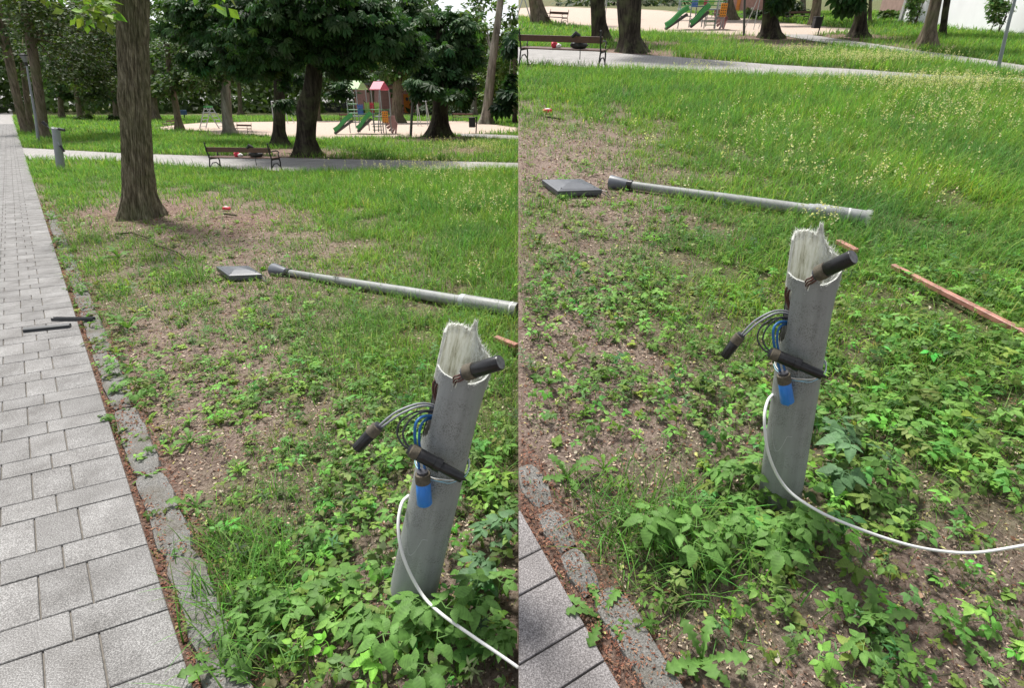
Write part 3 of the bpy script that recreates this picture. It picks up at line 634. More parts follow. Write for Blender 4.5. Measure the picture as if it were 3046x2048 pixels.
# --- left lawn
ym = YA(495)
tree(A, 'linden_tree', 'big furrowed brown trunk standing close to the left path', [(319, 493, 96), (317, 470, 82), (315, 440, 74), (314, 400, 73), (311, 320, 70), (309, 250, 69), (306, 180, 71), (303, 100, 74), (302, 0, 76), (300, -120, 74), (300, -420, 60)], M_barkm,
     [(270, -60, 160, 40, ym - .3, 260), (60, -40, 60, 30, ym - .5, 90), (180, 14, 60, 16, ym - 1.5, 34), (265, 28, 40, 30, ym - 1.2, 34), (210, 30, 30, 16, ym - 1.3, 16), (480, -10, 30, 12, ym - 1.2, 10)], DIA, .12, (.17, .27, .05), lambda u, v: ((v < 75) & ((u < 262) | (u > 352))) , detail=True, limbs=False)
y2 = YA(316)
tree(A, 'linden_tree', 'dark brown trunk right behind the tall lamp post on the left', [(104, 318, 34), (100, 300, 26), (90, 220, 24), (80, 150, 25), (62, 50, 28), (56, -30, 28), (48, -200, 24)], M_bark,
     [(150, 60, 110, 70, y2, 1500), (60, 20, 90, 60, y2 - 2, 900), (200, 110, 70, 60, y2 + 2, 1100), (130, 150, 90, 50, y2 + 1, 900), (215, 170, 55, 55, y2 + 3, 900), (60, -120, 160, 70, y2, 700), (250, 40, 60, 60, y2 + 2, 700)], DIA, .17, (.055, .085, .025))
y3 = YA(304)
tree(A, 'linden_tree', 'leaning trunk at the far left edge of the path verge', [(62, 304, 26), (52, 280, 22), (36, 210, 22), (20, 130, 24), (6, 70, 25), (-14, -20, 25)], M_bark,
     [(10, 40, 60, 70, y3, 900), (30, 120, 50, 40, y3 + 1, 500), (-30, -60, 120, 60, y3, 400)], DIA, .18, (.045, .08, .025))
tree(A, 'linden_tree', 'leaning trunk seen in the gap between the two leftmost trunks', [(74, 302, 20), (66, 260, 16), (58, 200, 15), (50, 120, 15)], M_bark, [(70, 60, 50, 60, y3 + 4, 500)], DIA, .2, (.05, .085, .03))
bgt = [
 ('brown background trunk right of the tall lamp post', [(142, 270, 19), (139, 250, 14), (136, 200, 14), (133, 120, 13)], [(140, 130, 70, 60, 0, 1100), (150, 200, 50, 25, 0, 450)], GRN),
 ('leaning background trunk with a shrub at its foot, left of the big trunk', [(184, 274, 17), (180, 250, 13), (175, 215, 13), (165, 120, 12)], [(200, 150, 60, 70, 0, 1100), (215, 205, 40, 25, 0, 450)], (.06, .1, .028)),
 ('dark background trunk just left of the big furrowed trunk', [(267, 275, 18), (264, 255, 13), (258, 200, 13), (250, 120, 12)], [(250, 130, 55, 60, 0, 1000), (250, 215, 36, 26, 0, 450), (235, 60, 55, 60, 0, 700)], (.045, .08, .03)),
 ('dark trunk just right of the big furrowed trunk', [(356, 275, 24), (354, 260, 17), (350, 225, 15), (345, 150, 14)], [(380, 130, 60, 60, 0, 1000), (370, 200, 40, 30, 0, 500)], GRN),
 ('slim brown trunk beside the small bench and the green ladder frame', [(409, 296, 22), (406, 275, 17), (398, 230, 15), (388, 178, 14), (380, 100, 13)], [(430, 150, 70, 55, 0, 1300), (390, 195, 45, 25, 0, 500), (450, 60, 90, 60, 0, 1200)], (.06, .11, .03)),
 ('pale brown trunk between the ladder frame and the small bench', [(524, 309, 40), (520, 295, 28), (517, 270, 25), (514, 210, 24), (514, 130, 18), (512, 60, 16)], [(500, 130, 60, 50, 0, 1100), (470, 185, 60, 26, 0, 600), (560, 90, 70, 60, 0, 1100)], (.055, .1, .03)),
 ('thin dark trunk between two thicker background trunks', [(548, 262, 15), (547, 250, 10), (545, 200, 9), (543, 150, 9)], [(545, 150, 60, 40, 0, 700)], GRN),
 ('thin leaning background trunk left of the twin dark trunks', [(588, 252, 12), (582, 235, 10), (574, 190, 9), (568, 140, 9)], [(590, 150, 50, 40, 0, 700)], (.06, .11, .03)),
 ('slender trunk just right of the thick chestnut trunk', [(724, 275, 18), (724, 262, 12), (724, 220, 10), (724, 160, 9)], [(745, 190, 50, 26, 0, 600)], (.04, .075, .025)),
 ('narrow dark trunk behind the playground tower', [(848, 262, 14), (847, 245, 11), (847, 200, 11), (846, 150, 10)], [(850, 150, 80, 36, 0, 800)], (.05, .1, .03)),
 ('sturdy brown trunk behind the right side of the playground', [(905, 279, 34), (904, 265, 25), (904, 230, 22), (905, 190, 21), (905, 120, 18)], [(915, 150, 70, 40, 0, 1200), (880, 120, 60, 50, 0, 800)], (.07, .13, .035)),
 ('pale distant trunk behind the right bench', [(1079, 262, 18), (1079, 250, 14), (1079, 210, 13), (1080, 150, 12)], [(1075, 150, 45, 60, 0, 900), (1060, 80, 50, 60, 0, 700)], (.09, .15, .045)),
]
for lab, pts, bl, c in bgt:
    Y = A.g(*pts[0][:2]).y; tree(A, 'park_tree', lab, pts, M_barkp if 'pale' in lab else M_bark, [(u, v, a, b, Y + d, n) for u, v, a, b, d, n in bl], DIA, .0075 * Y if Y < 60 else .5, c)
yc = YA(353)
chest = lambda u, v: (v < 205 + 35 * (u > 620) * (u < 870) * 0 + 20) & (u < 1175) & ~((v > 150) & (u > 676) & (u < 732) & (v > 185)) & ~((u > 770) & (u < 880) & (v > 190))
tree(A, 'chestnut_tree', 'thick dark chestnut trunk behind the bench under dense hanging leaves', [(698, 354, 68), (697, 345, 54), (695, 317, 44), (698, 280, 46), (700, 240, 54), (712, 200, 42), (718, 130, 38), (724, 60, 36), (728, -100, 34)], M_barkd,
     [(620, 60, 110, 70, yc - 1, 1200), (720, 30, 120, 60, yc - 2.2, 1200), (560, 110, 60, 60, yc, 700), (840, 70, 100, 60, yc - 1.5, 1100), (760, 120, 90, 50, yc - 1, 900), (930, 110, 60, 45, yc - 1, 260), (620, 165, 40, 50, yc + .5, 220), (800, 165, 60, 30, yc + 1, 200), (640, -50, 260, 50, yc - 1, 500), (690, 100, 60, 60, yc - 2, 260), (480, 60, 70, 60, yc + 1, 500), (430, 10, 70, 30, yc + 1, 350), (505, 0, 50, 30, yc, 250), (770, 215, 40, 24, yc + 2.5, 110), (655, 225, 18, 30, yc + 1.5, 70)], PAL, .21, CH, lambda u, v: env(u, v, -12) & (u < 1178) & ~((v > 135) & (u > 690) & (u < 738)))
yl = YA(332)
tree(A, 'chestnut_tree', 'black looking chestnut trunk left of the thickest chestnut', [(638, 333, 50), (637, 322, 38), (636, 300, 30), (636, 250, 27), (636, 212, 26), (634, 140, 24)], M_barkd,
     [(600, 120, 60, 70, yl + 1, 300), (650, 160, 40, 60, yl + 1, 220), (520, 110, 60, 50, yl + 1, 220), (440, 90, 60, 60, yl + 2, 240), (400, 40, 60, 50, yl + 2, 200)], PAL, .28, CH, lambda u, v: env(u, v) & ~((v > 208) & (u > 618) & (u < 652)))
yo = YA(310)
tree(A, 'chestnut_tree', 'broad chestnut trunk with flared roots beyond the seeding grass', [(998, 311, 66), (999, 300, 50), (1001, 280, 40), (1003, 250, 35), (1003, 228, 35), (1003, 150, 30), (1000, 40, 28)], M_barkd,
     [(980, 140, 60, 50, yo - 2, 520), (1040, 190, 45, 40, yo - 2, 420), (940, 60, 100, 60, yo, 700), (1050, 100, 40, 70, yo - 1, 400), (1010, 205, 60, 24, yo - 3, 220), (1065, 235, 30, 15, yo - 2, 70), (960, 205, 40, 22, yo - 3, 110)], PAL, .33, (.045, .1, .035), lambda u, v: env(u, v) & (u < 1176))
yp = A.g(1105, 282).y
tree(A, 'plane_tree', 'tall pale leaning trunk near the right border of the left lawn', [(1105, 282, 34), (1107, 270, 26), (1112, 230, 22), (1119, 160, 19), (1128, 90, 17), (1139, 10, 15), (1144, -60, 14)], M_barkp,
     [(1150, 110, 30, 60, yp + 3, 420), (1095, 70, 30, 60, yp + 2, 420), (1155, 30, 25, 30, yp + 6, 150), (1120, 190, 30, 40, yp + 3, 260), (1090, 20, 40, 40, yp + 3, 300)], DIA, .36, (.12, .2, .05))
yq = YA(300)
tree(A, 'chestnut_tree', 'dark leaved tree reaching in from the right above the bench and bin', [(1172, 284, 12), (1172, 240, 10), (1173, 180, 9), (1174, 110, 8)], M_barkd,
     [(1155, 218, 32, 26, yq - 6, 170), (1172, 180, 14, 26, yq - 6, 60), (1168, 60, 14, 50, yq - 6, 40)], PAL, .46, (.035, .08, .035))
# far woodland beyond the lawns, one leafy mass with ragged top
def woodland():
    n = 70000; X = -RG.uniform(.3, 125, n); Y = RG.uniform(72, 100, n); H = 9 + 6 * np.sin(X * .21) + 5 * np.sin(X * .083 + 2) + 6; H = np.where(X > -12, H * .55, H)
    Z = RG.random(n) ** .9 * H - .1; hole = np.array([noise.noise(Vector((x * .33, z * .4, y * .05))) for x, y, z in zip(X, Y, Z)]); ok = (hole < .3) & ~((Z > 1.2) & (Z < 3.4) & (hole < -.2)); X, Y, Z = X[ok], Y[ok], Z[ok]; n = len(X)
    P = np.stack([X, Y, Z], -1); R = frame(RG.normal(0, .5, (n, 3)) + np.array([0, -.5, .5]), RG.normal(0, 1, (n, 3))); v, t = inst(DIA[0], DIA[1], P, R, RG.uniform(.5, 1.1, n))
    tone = np.array([noise.noise(Vector((x * .12, y * .1, z * .15))) for x, y, z in P]); base = np.array((.07, .12, .035))[None] * (1 + 1.1 * tone[:, None]).clip(.4, 2); o = link('woodland', npmesh('woodland', v, t, np.repeat(base * RG.uniform(.7, 1.3, (n, 1)), 4, 0)), M_leaf); tag(o, 'far off wood closing the view behind the left lawn', 'woodland', kind='stuff')
woodland()
def shrubs(lab, u, v, ru, rv, c, n, pl=A, sz=.3):
    g = pl.g(u, v); base = g; Vv, Tt, C = crown(pl, [(u, v - rv * .8, ru, rv, g.y, n)], DIA, sz, c, base, pl.M @ T(*base)); t = thing('shrub', lab, 'shrub', pl.M @ T(*base), 'shrubs between the park trees'); link('foliage', npmesh('foliage', Vv, Tt, C), M_leaf, t)
    mb = MB(); k = pl.m(ru, g)
    for i in range(5): a = i * 1.3; mb.tube([(0, 0, 0), (.2 * k * math.cos(a), .2 * k * math.sin(a), .4 * k), (.6 * k * math.cos(a), .5 * k * math.sin(a), k)], [.03, .02, .008], 5)
    obj('stem', mb, M_bark, t)
shrubs('low shrub at the foot of the leaning trunk on the left', 197, 276, 18, 9, (.07, .12, .03), 220)
shrubs('small dark shrub hugging the left side of the big furrowed trunk', 262, 278, 10, 7, (.04, .07, .03), 160)
shrubs('dark round bush right of the building door', 962, 268, 24, 15, (.04, .07, .03), 420)
shrubs('dark hedge like bush behind the right hand bench', 1050, 266, 34, 16, (.035, .06, .028), 500)
shrubs('low round bush left of the black fence', 680, 268, 18, 7, (.05, .08, .03), 200)
shrubs('bright yellow green bush near the right border of the left lawn', 1150, 258, 30, 26, (.16, .26, .06), 420, A, .4)
# --- right lawn
RT = [
 ('park_tree', 'leftmost leaning trunk beside the small bench on the right lawn', [(1231, 53, 48), (1229, 44, 38), (1225, 25, 34), (1219, 0, 31), (1206, -60, 29), (1196, -160, 26)], M_bark),
 ('chestnut_tree', 'dark flared trunk behind the bag on the foreground bench', [(1372, 91, 50), (1370, 80, 38), (1364, 50, 34), (1360, 0, 33), (1356, -80, 30), (1352, -200, 28)], M_barkd),
 ('chestnut_tree', 'thickest dark trunk on the right lawn, right of the foreground bench', [(1443, 118, 72), (1440, 105, 54), (1435, 81, 43), (1434, 50, 50), (1433, 0, 57), (1434, -80, 50), (1436, -220, 44)], M_barkd),
 ('park_tree', 'brown trunk directly right of the climbing frame on the right lawn', [(1666, 44, 36), (1664, 34, 28), (1661, 15, 25), (1658, 0, 23), (1654, -100, 20)], M_bark),
 ('chestnut_tree', 'dark flared trunk left of the black bin on the right lawn', [(1757, 86, 60), (1755, 72, 42), (1753, 40, 36), (1753, 0, 31), (1750, -100, 28)], M_barkd),
 ('park_tree', 'light brown trunk directly behind the black bin', [(1855, 56, 28), (1856, 45, 23), (1859, 20, 22), (1863, -20, 21), (1868, -100, 20)], M_bark),
 ('park_tree', 'pale thin trunk behind the bench and the bin', [(1829, 33, 16), (1829, 20, 13), (1829, -20, 12), (1829, -60, 12)], M_barkp),
 ('chestnut_tree', 'dark flared trunk beyond the footpath right of the small bench', [(1957, 84, 56), (1957, 74, 38), (1960, 45, 30), (1961, 0, 27), (1962, -80, 26)], M_barkd),
 ('park_tree', 'large rough trunk with spreading roots in front of the white building', [(2113, 108, 62), (2112, 96, 46), (2118, 60, 33), (2125, 30, 30), (2132, 0, 29), (2146, -80, 27), (2156, -180, 26)], M_bark),
 ('park_tree', 'darker trunk just behind the large rough trunk by the white building', [(2146, 82, 22), (2147, 72, 18), (2152, 30, 17), (2157, 0, 17), (2164, -80, 16)], M_barkd),
 ('park_tree', 'thin brown trunk beside the blue pole on the right lawn', [(1981, 51, 12), (1981, 40, 9), (1982, 10, 8), (1983, -40, 8)], M_bark),
]
for nm, lab, pts, bk in RT:
    Y = B.g(*pts[0][:2]).y; u, v = pts[-1][:2]; hi = pts[-1][1]
    ex = {1957: [(1925, -4, 50, 16, Y - 1, 130)], 1757: [(1772, -2, 22, 12, Y - 1, 60)]}.get(pts[0][0], []); lim = (lambda u, v: (v < 22)) if ex else (lambda u, v: v < -8)
    bl = ex + ([(u, hi - 60, 110, 50, Y, 380), (u - 60, hi - 20, 60, 30, Y, 160), (u + 70, hi - 25, 60, 30, Y - 1, 160)])
    tree(B, nm, lab, pts, bk, bl, PAL, .4 if Y < 40 else .7, CH, lim)

# ------------------------------------------------------------------ manufactured things
M_grey = None
def polemat():
    m, t, b = nodes('grey_pole_paint'); v = tex(t); n = noisen(t, v, 260, 3, .8); n2 = noisen(t, v, 9, 5); vs = tex(t, 'Object', (1, 1, .08)); st = noisen(t, vs, 45, 3)
    c = ramp(t, st, [(.3, (.235, .247, .243)), (.7, (.3, .314, .31))])
    k = N(t, 'ShaderNodeMath', operation='MULTIPLY'); t.links.new(ramp(t, n, [(.5, (0,) * 3), (.6, (.9,) * 3)]), k.inputs[0]); t.links.new(ramp(t, n2, [(.44, (.06,) * 3), (.6, (1,) * 3)]), k.inputs[1])
    c = mixc(t, k.outputs[0], c, (.07, .07, .06)); n3 = noisen(t, tex(t, 'Object', (1, 1, .4)), 3.1, 3); c = mixc(t, ramp(t, n3, [(.5, (0,) * 3), (.75, (.4,) * 3)]), c, (.2, .22, .16))
    t.links.new(c, b.inputs['Base Color']); b.inputs['Roughness'].default_value = .48; b.inputs['Specular IOR Level'].default_value = .4; bump(t, b, n, .15, .001); return m
M_grey = polemat()
def fibremat():
    m, t, b = nodes('torn_fibreglass'); v = tex(t, 'Object', (1, 1, .12)); n = noisen(t, v, 60, 5, .8); n2 = noisen(t, tex(t), 16, 4)
    c = ramp(t, n, [(.33, (.32, .3, .22)), (.42, (.62, .62, .53)), (.54, (.84, .85, .8)), (.7, (.93, .94, .92))]); c = mixc(t, ramp(t, n2, [(.5, (0,) * 3), (.75, (.6,) * 3)]), c, (.25, .24, .2))
    t.links.new(c, b.inputs['Base Color']); b.inputs['Roughness'].default_value = .6; bump(t, b, n, .8, .004); translucent(t, b, .45, c); return m
def translucent(t, b, f, c):
    tr = N(t, 'ShaderNodeBsdfTranslucent'); mx = N(t, 'ShaderNodeMixShader'); mx.inputs[0].default_value = f
    if isinstance(c, tuple): tr.inputs[0].default_value = (*c, 1)
    else: t.links.new(c, tr.inputs[0])
    t.links.new(b.outputs[0], mx.inputs[1]); t.links.new(tr.outputs[0], mx.inputs[2]); t.links.new(mx.outputs[0], t.nodes['Material Output'].inputs[0])
M_fib = fibremat(); M_fibw = simple('white_fibres', (.8, .82, .78), .6, 0, .1, 30, 0); translucent(M_fibw.node_tree, M_fibw.node_tree.nodes['Principled BSDF'], .4, (.85, .86, .82))
M_blk = simple('black_plastic', (.01, .01, .011), .28, 0, .6, 35, .15); M_dust = simple('dusty_collar', (.1, .085, .06), .8, 0, .4, 60, .4)
M_blue = simple('blue_plastic', (.03, .2, .62), .4, 0, .12, 20, .05); M_bluec = simple('blue_cable', (.02, .13, .36), .45, 0, .15, 20, .05)
M_gc = simple('grey_cable', (.25, .26, .29), .45, 0, .15, 20, .05); M_dc = simple('dark_cable', (.045, .045, .055), .45, 0, .2, 20, .05); M_bc = simple('brown_cable', (.09, .035, .03), .45, 0, .2, 20, .05)
M_white = simple('white_cable', (.72, .72, .7), .45, 0, .06, 12, .05); M_tan = simple('tan_wire', (.5, .42, .3), .5, 0, .1, 20, 0); M_lb = simple('light_blue_wire', (.3, .55, .68), .5, 0, .1, 20, 0)
M_face = simple('scuffed_end', (.12, .12, .125), .5, 0, .5, 60, .2)
H0 = .867; RB, RT_ = .0765, .0685
def rad(z): return RB + (RT_ - RB) * z / H0
def ztop(th):
    th = th % 360
    K = [(0, .018), (20, .02), (45, .03), (65, .05), (76, .07), (84, .112), (92, .082), (100, .09), (120, .096), (150, .103), (170, .095), (183, .09), (187, 0.0), (205, 0.0), (235, -.003), (252, -.004), (258, -.03), (264, -.028), (266, .018), (284, .022), (287, -.012), (300, -.012), (330, -.002), (345, .012), (360, .018)]
    return H0 + float(np.interp(th, [k[0] for k in K], [k[1] for k in K]))
def jag(th):
    th = th % 360; k = 1.0 if 2 < th < 183 else .25
    return k * (.007 * noise.noise(Vector((th * .11, 3., 0))) + .004 * noise.noise(Vector((th * .37, 7., 0))) + .006 * noise.noise(Vector((th * .9, 1., 0))))
def flare(th, z):
    th = th % 360; k = max(0, (z - (H0 - .16)) / .2); w = max(0, math.cos(math.radians(th - 25))) ** 1.5
    return .016 * min(k, 1.3) ** 2 * w
def indoor(th, z): return ((((th % 360) - 192) / 29.0) ** 2 + 0 <= 1) and (H0 - .225 < z < H0 - .04) and not (z < H0 - .18 and (((th % 360 - 192) / 29.0) ** 2 + ((H0 - .18 - z) / .045) ** 2 > 1)) 
def stump(M, which, lab, full=True):
    t = thing('broken_lamp_post', lab, 'lamp post', M, 'broken lamp post stumps')
    nt_, nz = 120, 90; mb = MB(); mi = MB(); idx = {}
    def pt(i, j, inner):
        th = i * 360 / nt_; zt = ztop(th) + jag(th) ; z = -.05 + (zt + .05) * j / nz; r = rad(z) - (.0045 if inner else 0) + flare(th, z); a = math.radians(th); return (r * math.cos(a), r * math.sin(a), z)
    for inner, m_ in ((0, mb), (1, mi)):
        m_.v = [pt(i, j, inner) for j in range(nz + 1) for i in range(nt_)]
        for j in range(nz):
            for i in range(nt_):
                th = (i + .5) * 360 / nt_; z = -.05 + (ztop(th) + .05) * (j + .5) / nz
                if indoor(th, z): continue
                if not inner and 4 < th < 181 and z > H0 - .045 - .11 * math.sin(math.radians(th)) ** 2: continue
                a, b = j * nt_ + i, j * nt_ + (i + 1) % nt_; m_.f.append((a, b, b + nt_, a + nt_))
    # rim of the wall thickness
    rim = MB(); 
    for i in range(nt_): rim.add([pt(i, nz, 0), pt(i + 1, nz, 0), pt(i + 1, nz, 1), pt(i, nz, 1)], [(0, 1, 2, 3)])
    obj('shell', mb, M_grey, t, None, True); obj('lining', mi, M_fib, t, None, True)
    # torn back shard: bare glass fibre on the outside too
    sh = MB(); n2 = 44; 
    for j in range(21):
        for i in range(n2 + 1):
            th = 2 + (182 - 2) * i / n2; zt = ztop(th) + jag(th); low = H0 - .05 - .11 * math.sin(math.radians(th)) ** 2 + .012 * noise.noise(Vector((i * .4, 0, 9.)));
            z = low + (zt - low) * j / 20; a = math.radians(th); r = rad(z) + flare(th, z) + .0012 + .0012 * noise.noise(Vector((i * 1.3, j * .3, 0))); sh.v.append((r * math.cos(a), r * math.sin(a), z))
    for j in range(20):
        for i in range(n2): a = j * (n2 + 1) + i; sh.f.append((a, a + 1, a + n2 + 2, a + n2 + 1))
    obj('torn_wall', sh, M_fib, t, None, True)
    fb = MB(); fb.v = list(rim.v); fb.f = list(rim.f); R_ = random.Random(5)
    for k in range(1100):
        th = R_.uniform(0, 360); back = 0 < th < 185; zt = ztop(th); inn = R_.random(); r = rad(zt) + flare(th, zt) - .006 * inn; a = math.radians(th); p = Vector((r * math.cos(a), r * math.sin(a), zt - (R_.uniform(0, .03) if back else .004)))
        if k > 430: 
            th = R_.choice([R_.uniform(70, 100), R_.uniform(5, 70), R_.uniform(255, 300)]); zt = ztop(th); a = math.radians(th); r = rad(zt) + flare(th, zt) - .004; p = Vector((r * math.cos(a), r * math.sin(a), zt - R_.uniform(0, .02)))
        L = (R_.uniform(.004, .022) if back else R_.uniform(.002, .009)); d = Vector((math.cos(a) * R_.uniform(-.6, .7), math.sin(a) * R_.uniform(-.6, .7), R_.uniform(.15, 1.3))) + Vector((R_.uniform(-.5, .7), R_.uniform(-.4, .4), 0)); d.normalize()
        if k % 9 == 0 and back: L *= 1.6
        sx = d.cross(Vector((0, 1, .3))).normalized() * R_.uniform(.0003, .0009); q = p + d * L; fb.add([p - sx, p + sx, q + sx * .2, q - sx * .2], [(0, 1, 2, 3)])
    obj('frayed_edge', fb, M_fibw, t)
    # layered splinters of the torn wall
    sp_ = MB()
    for k in range(130):
        th = R_.uniform(3, 182); a = math.radians(th); zt = ztop(th) + jag(th); r = rad(zt) + flare(th, zt) - .006 * R_.random(); L = R_.uniform(.01, .032) * (1.3 if 75 < th < 95 else 1); w_ = R_.uniform(.0007, .0022)
        tn = Vector((-math.sin(a), math.cos(a), 0)) * w_; o_ = Vector((math.cos(a), math.sin(a), 0)); p = o_ * r + Vector((0, 0, zt - L * .7)); e = p + Vector((0, 0, L)) + o_ * R_.uniform(-.008, .012) + tn * R_.uniform(-2, 2)
        sp_.add([p - tn, p + tn, p.lerp(e, .6) + tn * .8 + o_ * .001, p.lerp(e, .6) - tn * .8 + o_ * .001, e], [(0, 1, 2, 3), (3, 2, 4)])
    obj('splinters', sp_, M_fib, t)
    # shreds hanging inside the torn shell
    iw = MB()
    for k in range(260):
        th = R_.uniform(5, 80); a = math.radians(th); z = ztop(th) - R_.uniform(0, .06); r = rad(z) + flare(th, z) - .007; p = Vector((r * math.cos(a), r * math.sin(a), z)); q = p + Vector((R_.uniform(-.02, .012), R_.uniform(-.02, .0), -R_.uniform(.0, .03))); sx = Vector((.0006, 0, 0.0004)); iw.add([p - sx, p + sx, q + sx, q - sx], [(0, 1, 2, 3)])
    obj('glass_fibres', iw, M_fibw, t)
    # helper: pixel of the left picture -> local position, y offset dy from the axis
    def L(u, v, dy): 
        q = A.at(u, v, stump.Y0 + dy); return stump.inv @ q
    def spl(pts, n=24):
        P = [Vector(p) for p in pts]; P = [P[0] * 2 - P[1]] + P + [P[-1] * 2 - P[-2]]; out = []
        for i in range(1, len(P) - 2):
            for s_ in range(n // 2):
                u = s_ / (n // 2); a, b, c, d = P[i - 1:i + 3]; out.append(.5 * ((2 * b) + (c - a) * u + (2 * a - 5 * b + 4 * c - d) * u * u + (3 * b - a - 3 * c + d) * u ** 3))
        out.append(P[-2]); return out
    def cyl(mb_, a, b, r0, r1=None, n=28, lip=0): a, b = Vector(a), Vector(b); d = (b - a); mb_.tube([a, a + d * .03, b - d * .03, b], [r0 * .93, r0, r1 or r0, (r1 or r0) * .93], n)
    px = lambda w, p: w * S / F * A.dep(stump.root @ Vector(p)) / 2
    def cable(nm, pts, w, m_): mb_ = MB(); P = spl([L(*p) for p in pts]); mb_.tube(P, px(w, P[len(P) // 2]), 10); return obj(nm, mb_, m_, t, None, True)
    # brown cores inside the door opening and rising to the top splice
    cable('cable', [(1003, 985, .0), (996, 930, -.01), (986, 890, -.012), (990, 868, -.01), (1005, 862, .0), (1020, 900, .02)], 5.5, M_bc)
    cable('cable', [(1008, 985, .01), (1000, 930, .0), (992, 895, .0), (996, 875, 0), (1012, 868, .01)], 5.5, M_bc)
    cable('cable', [(1020, 900, -.03), (1034, 868, -.065), (1045, 862, -.085), (1062, 851, -.085)], 5, M_bc); cable('cable', [(1026, 900, -.03), (1038, 872, -.06), (1048, 868, -.085), (1066, 857, -.085)], 5, M_bc); cable('cable', [(1016, 900, -.03), (1032, 862, -.06), (1044, 856, -.08), (1062, 845, -.08)], 4.5, M_bc)
    # left splice
    def splice(nm, a, b, w0, w1, col0, colw, body=M_blk, nub=None, ring=None, face=False):
        a_, b_ = L(*a), L(*b); d = (b_ - a_); Ln = d.length; d.normalize(); m1 = MB(); r0, r1 = px(w0, a_), px(w1, b_); cl = colw
        s0 = a_ + d * cl * Ln
        cyl(m1, s0, b_ if ring is None else a_ + d * Ln * ring, r0, r0 if ring is not None else r1)
        p = obj('splice', m1, body, t, None, True); m2 = MB(); m2.tube([a_ - d * Ln * .01, a_ + d * Ln * .02, a_ + d * Ln * cl * .5, s0, s0 + d * Ln * .01], [r0 * .7, r0 * 1.04, r0 * 1.08, r0 * 1.06, r0 * .9], 22); obj('tape_collar', m2, M_dust, p, None, True)
        m4 = MB(); m4.tube([a_ - d * .006, a_ + d * .004], [r0 * .8, r0 * .8], 10); obj('boot', m4, M_dc, p, None, True)
        if ring is not None: m3 = MB(); q = a_ + d * Ln * ring; m3.tube([q - d * .016, q + d * .002], [r0 * 1.1] * 2, 28); obj('ring', m3, M_blk, p, None, True); m5 = MB(); cyl(m5, q, b_, r1, r1); obj('sleeve', m5, M_blk, p, None, True)
        if nub: m6 = MB(); m6.tube([b_ - d * .001, b_ + d * .006, b_ + d * .014], [r1 * .45, r1 * .3, r1 * .1], 10); obj('nub', m6, body, p, None, True)
        if face: m7 = MB(); m7.tube([b_, b_ + d * .0012], [r1 * .86] * 2, 24); obj('end_cap', m7, M_face, p, None, True)
        # slot lines moulded along the body
        sx = d.cross(Vector((0, 1, 0))).normalized(); m8 = MB(); r_ = r0 + .0004
        for k in (-.5, .35): o_ = sx * r_ * k - Vector((0, 1, 0)) * r_ * math.sqrt(1 - k * k); e = (ring or 1) ; m8.beam(s0 + o_ + d * .01, a_ + d * Ln * e * .93 + o_, .0016, .0016)
        obj('moulded_rib', m8, body, p); return p
    cable('cable', [(1002, 935, .0), (983, 922, -.02), (950, 921, -.05), (905, 938, -.075), (873, 962, -.09), (858, 978, -.09)], 5.2, M_gc)
    cable('cable', [(1002, 940, .01), (983, 927, -.01), (952, 927, -.045), (910, 945, -.07), (880, 966, -.085), (862, 980, -.085)], 5.2, M_gc)
    splice('left', (861, 972, -.088), (812, 1023, -.105), 28, 27, 0, .34)
    cable('cable', [(1004, 948, 0), (981, 936, -.01), (945, 940, -.055), (915, 958, -.08), (904, 985, -.09), (914, 1010, -.095), (930, 1024, -.1)], 4.6, M_dc)
    cable('cable', [(1004, 950, 0), (985, 940, -.01), (960, 940, -.05), (933, 958, -.075), (918, 985, -.09), (922, 1006, -.095), (935, 1022, -.1)], 4.6, M_dc)
    cable('cable', [(1004, 958, .0), (985, 949, -.03), (962, 950, -.06), (947, 966, -.08), (945, 1000, -.085), (952, 1050, -.08), (957, 1085, -.09)], 7, M_bluec)
    cable('cable', [(1004, 960, .01), (985, 954, -.02), (968, 958, -.05), (957, 975, -.065), (955, 1010, -.07), (964, 1050, -.075), (970, 1085, -.09)], 6, M_bluec)
    splice('cross', (934, 1025, -.105), (1053, 1090, -.115), 31, 24, 0, .15, ring=.56, nub=True)
    splice('blue', (962, 1078, -.095), (967, 1148, -.1), 33, 35, 0, .3, body=M_blue, nub=True)
    splice('top', (1060, 850, -.085), (1140, 826, -.125), 36, 36, 0, .27, face=True)
    for k, (m_, dz) in enumerate(((M_lb, 0), (M_tan, .003), (M_white, .006), (M_lb, -.003))):
        w = MB(); P = []
        for i in range(33):
            a = math.radians(195 + (i / 32) * 175); r = rad(.5) + .004 + .008 * math.sin(i / 32 * math.pi) + .001 * k; P.append((r * math.cos(a), r * math.sin(a), H0 - .302 + dz - .012 * math.sin(i / 32 * math.pi) + .002 * math.sin(i * .8 + k)))
        P.append((rad(.5) * .99, .02, H0 - .295)); w.tube(P, .0012, 6); obj('binding_wire', w, m_, t, None, True)
    # scratch arc rubbed into the paint, left by the swinging cable
    w = MB(); P = []
    for i in range(20): s_ = i / 19; a = math.radians(215 + 62 * s_); z = .36 - .11 * math.sin(math.pi * min(1, s_ * 1.25) * .9) ; r = rad(z) + .0001; P.append((r * math.cos(a), r * math.sin(a), z))
    w.tube(P, .0007, 5); obj('scratch', w, simple('pale_scratch', (.42, .43, .43), .7, 0, .2, 60, 0), t)
    return t
xb = A.g(937, 1365); stump.Y0 = xb.y; lean = math.atan2((1058 - 1180.5) * S / F * A.dep((0, xb.y, H0)) - xb.x, H0)
stump.root = T(xb.x, xb.y, 0) @ Matrix.Rotation(lean, 4, 'Y'); stump.inv = stump.root.inverted()
s1 = stump(A.M @ stump.root, 'left', 'broken grey lamp post stump with torn top and hanging cables nearest the left path')
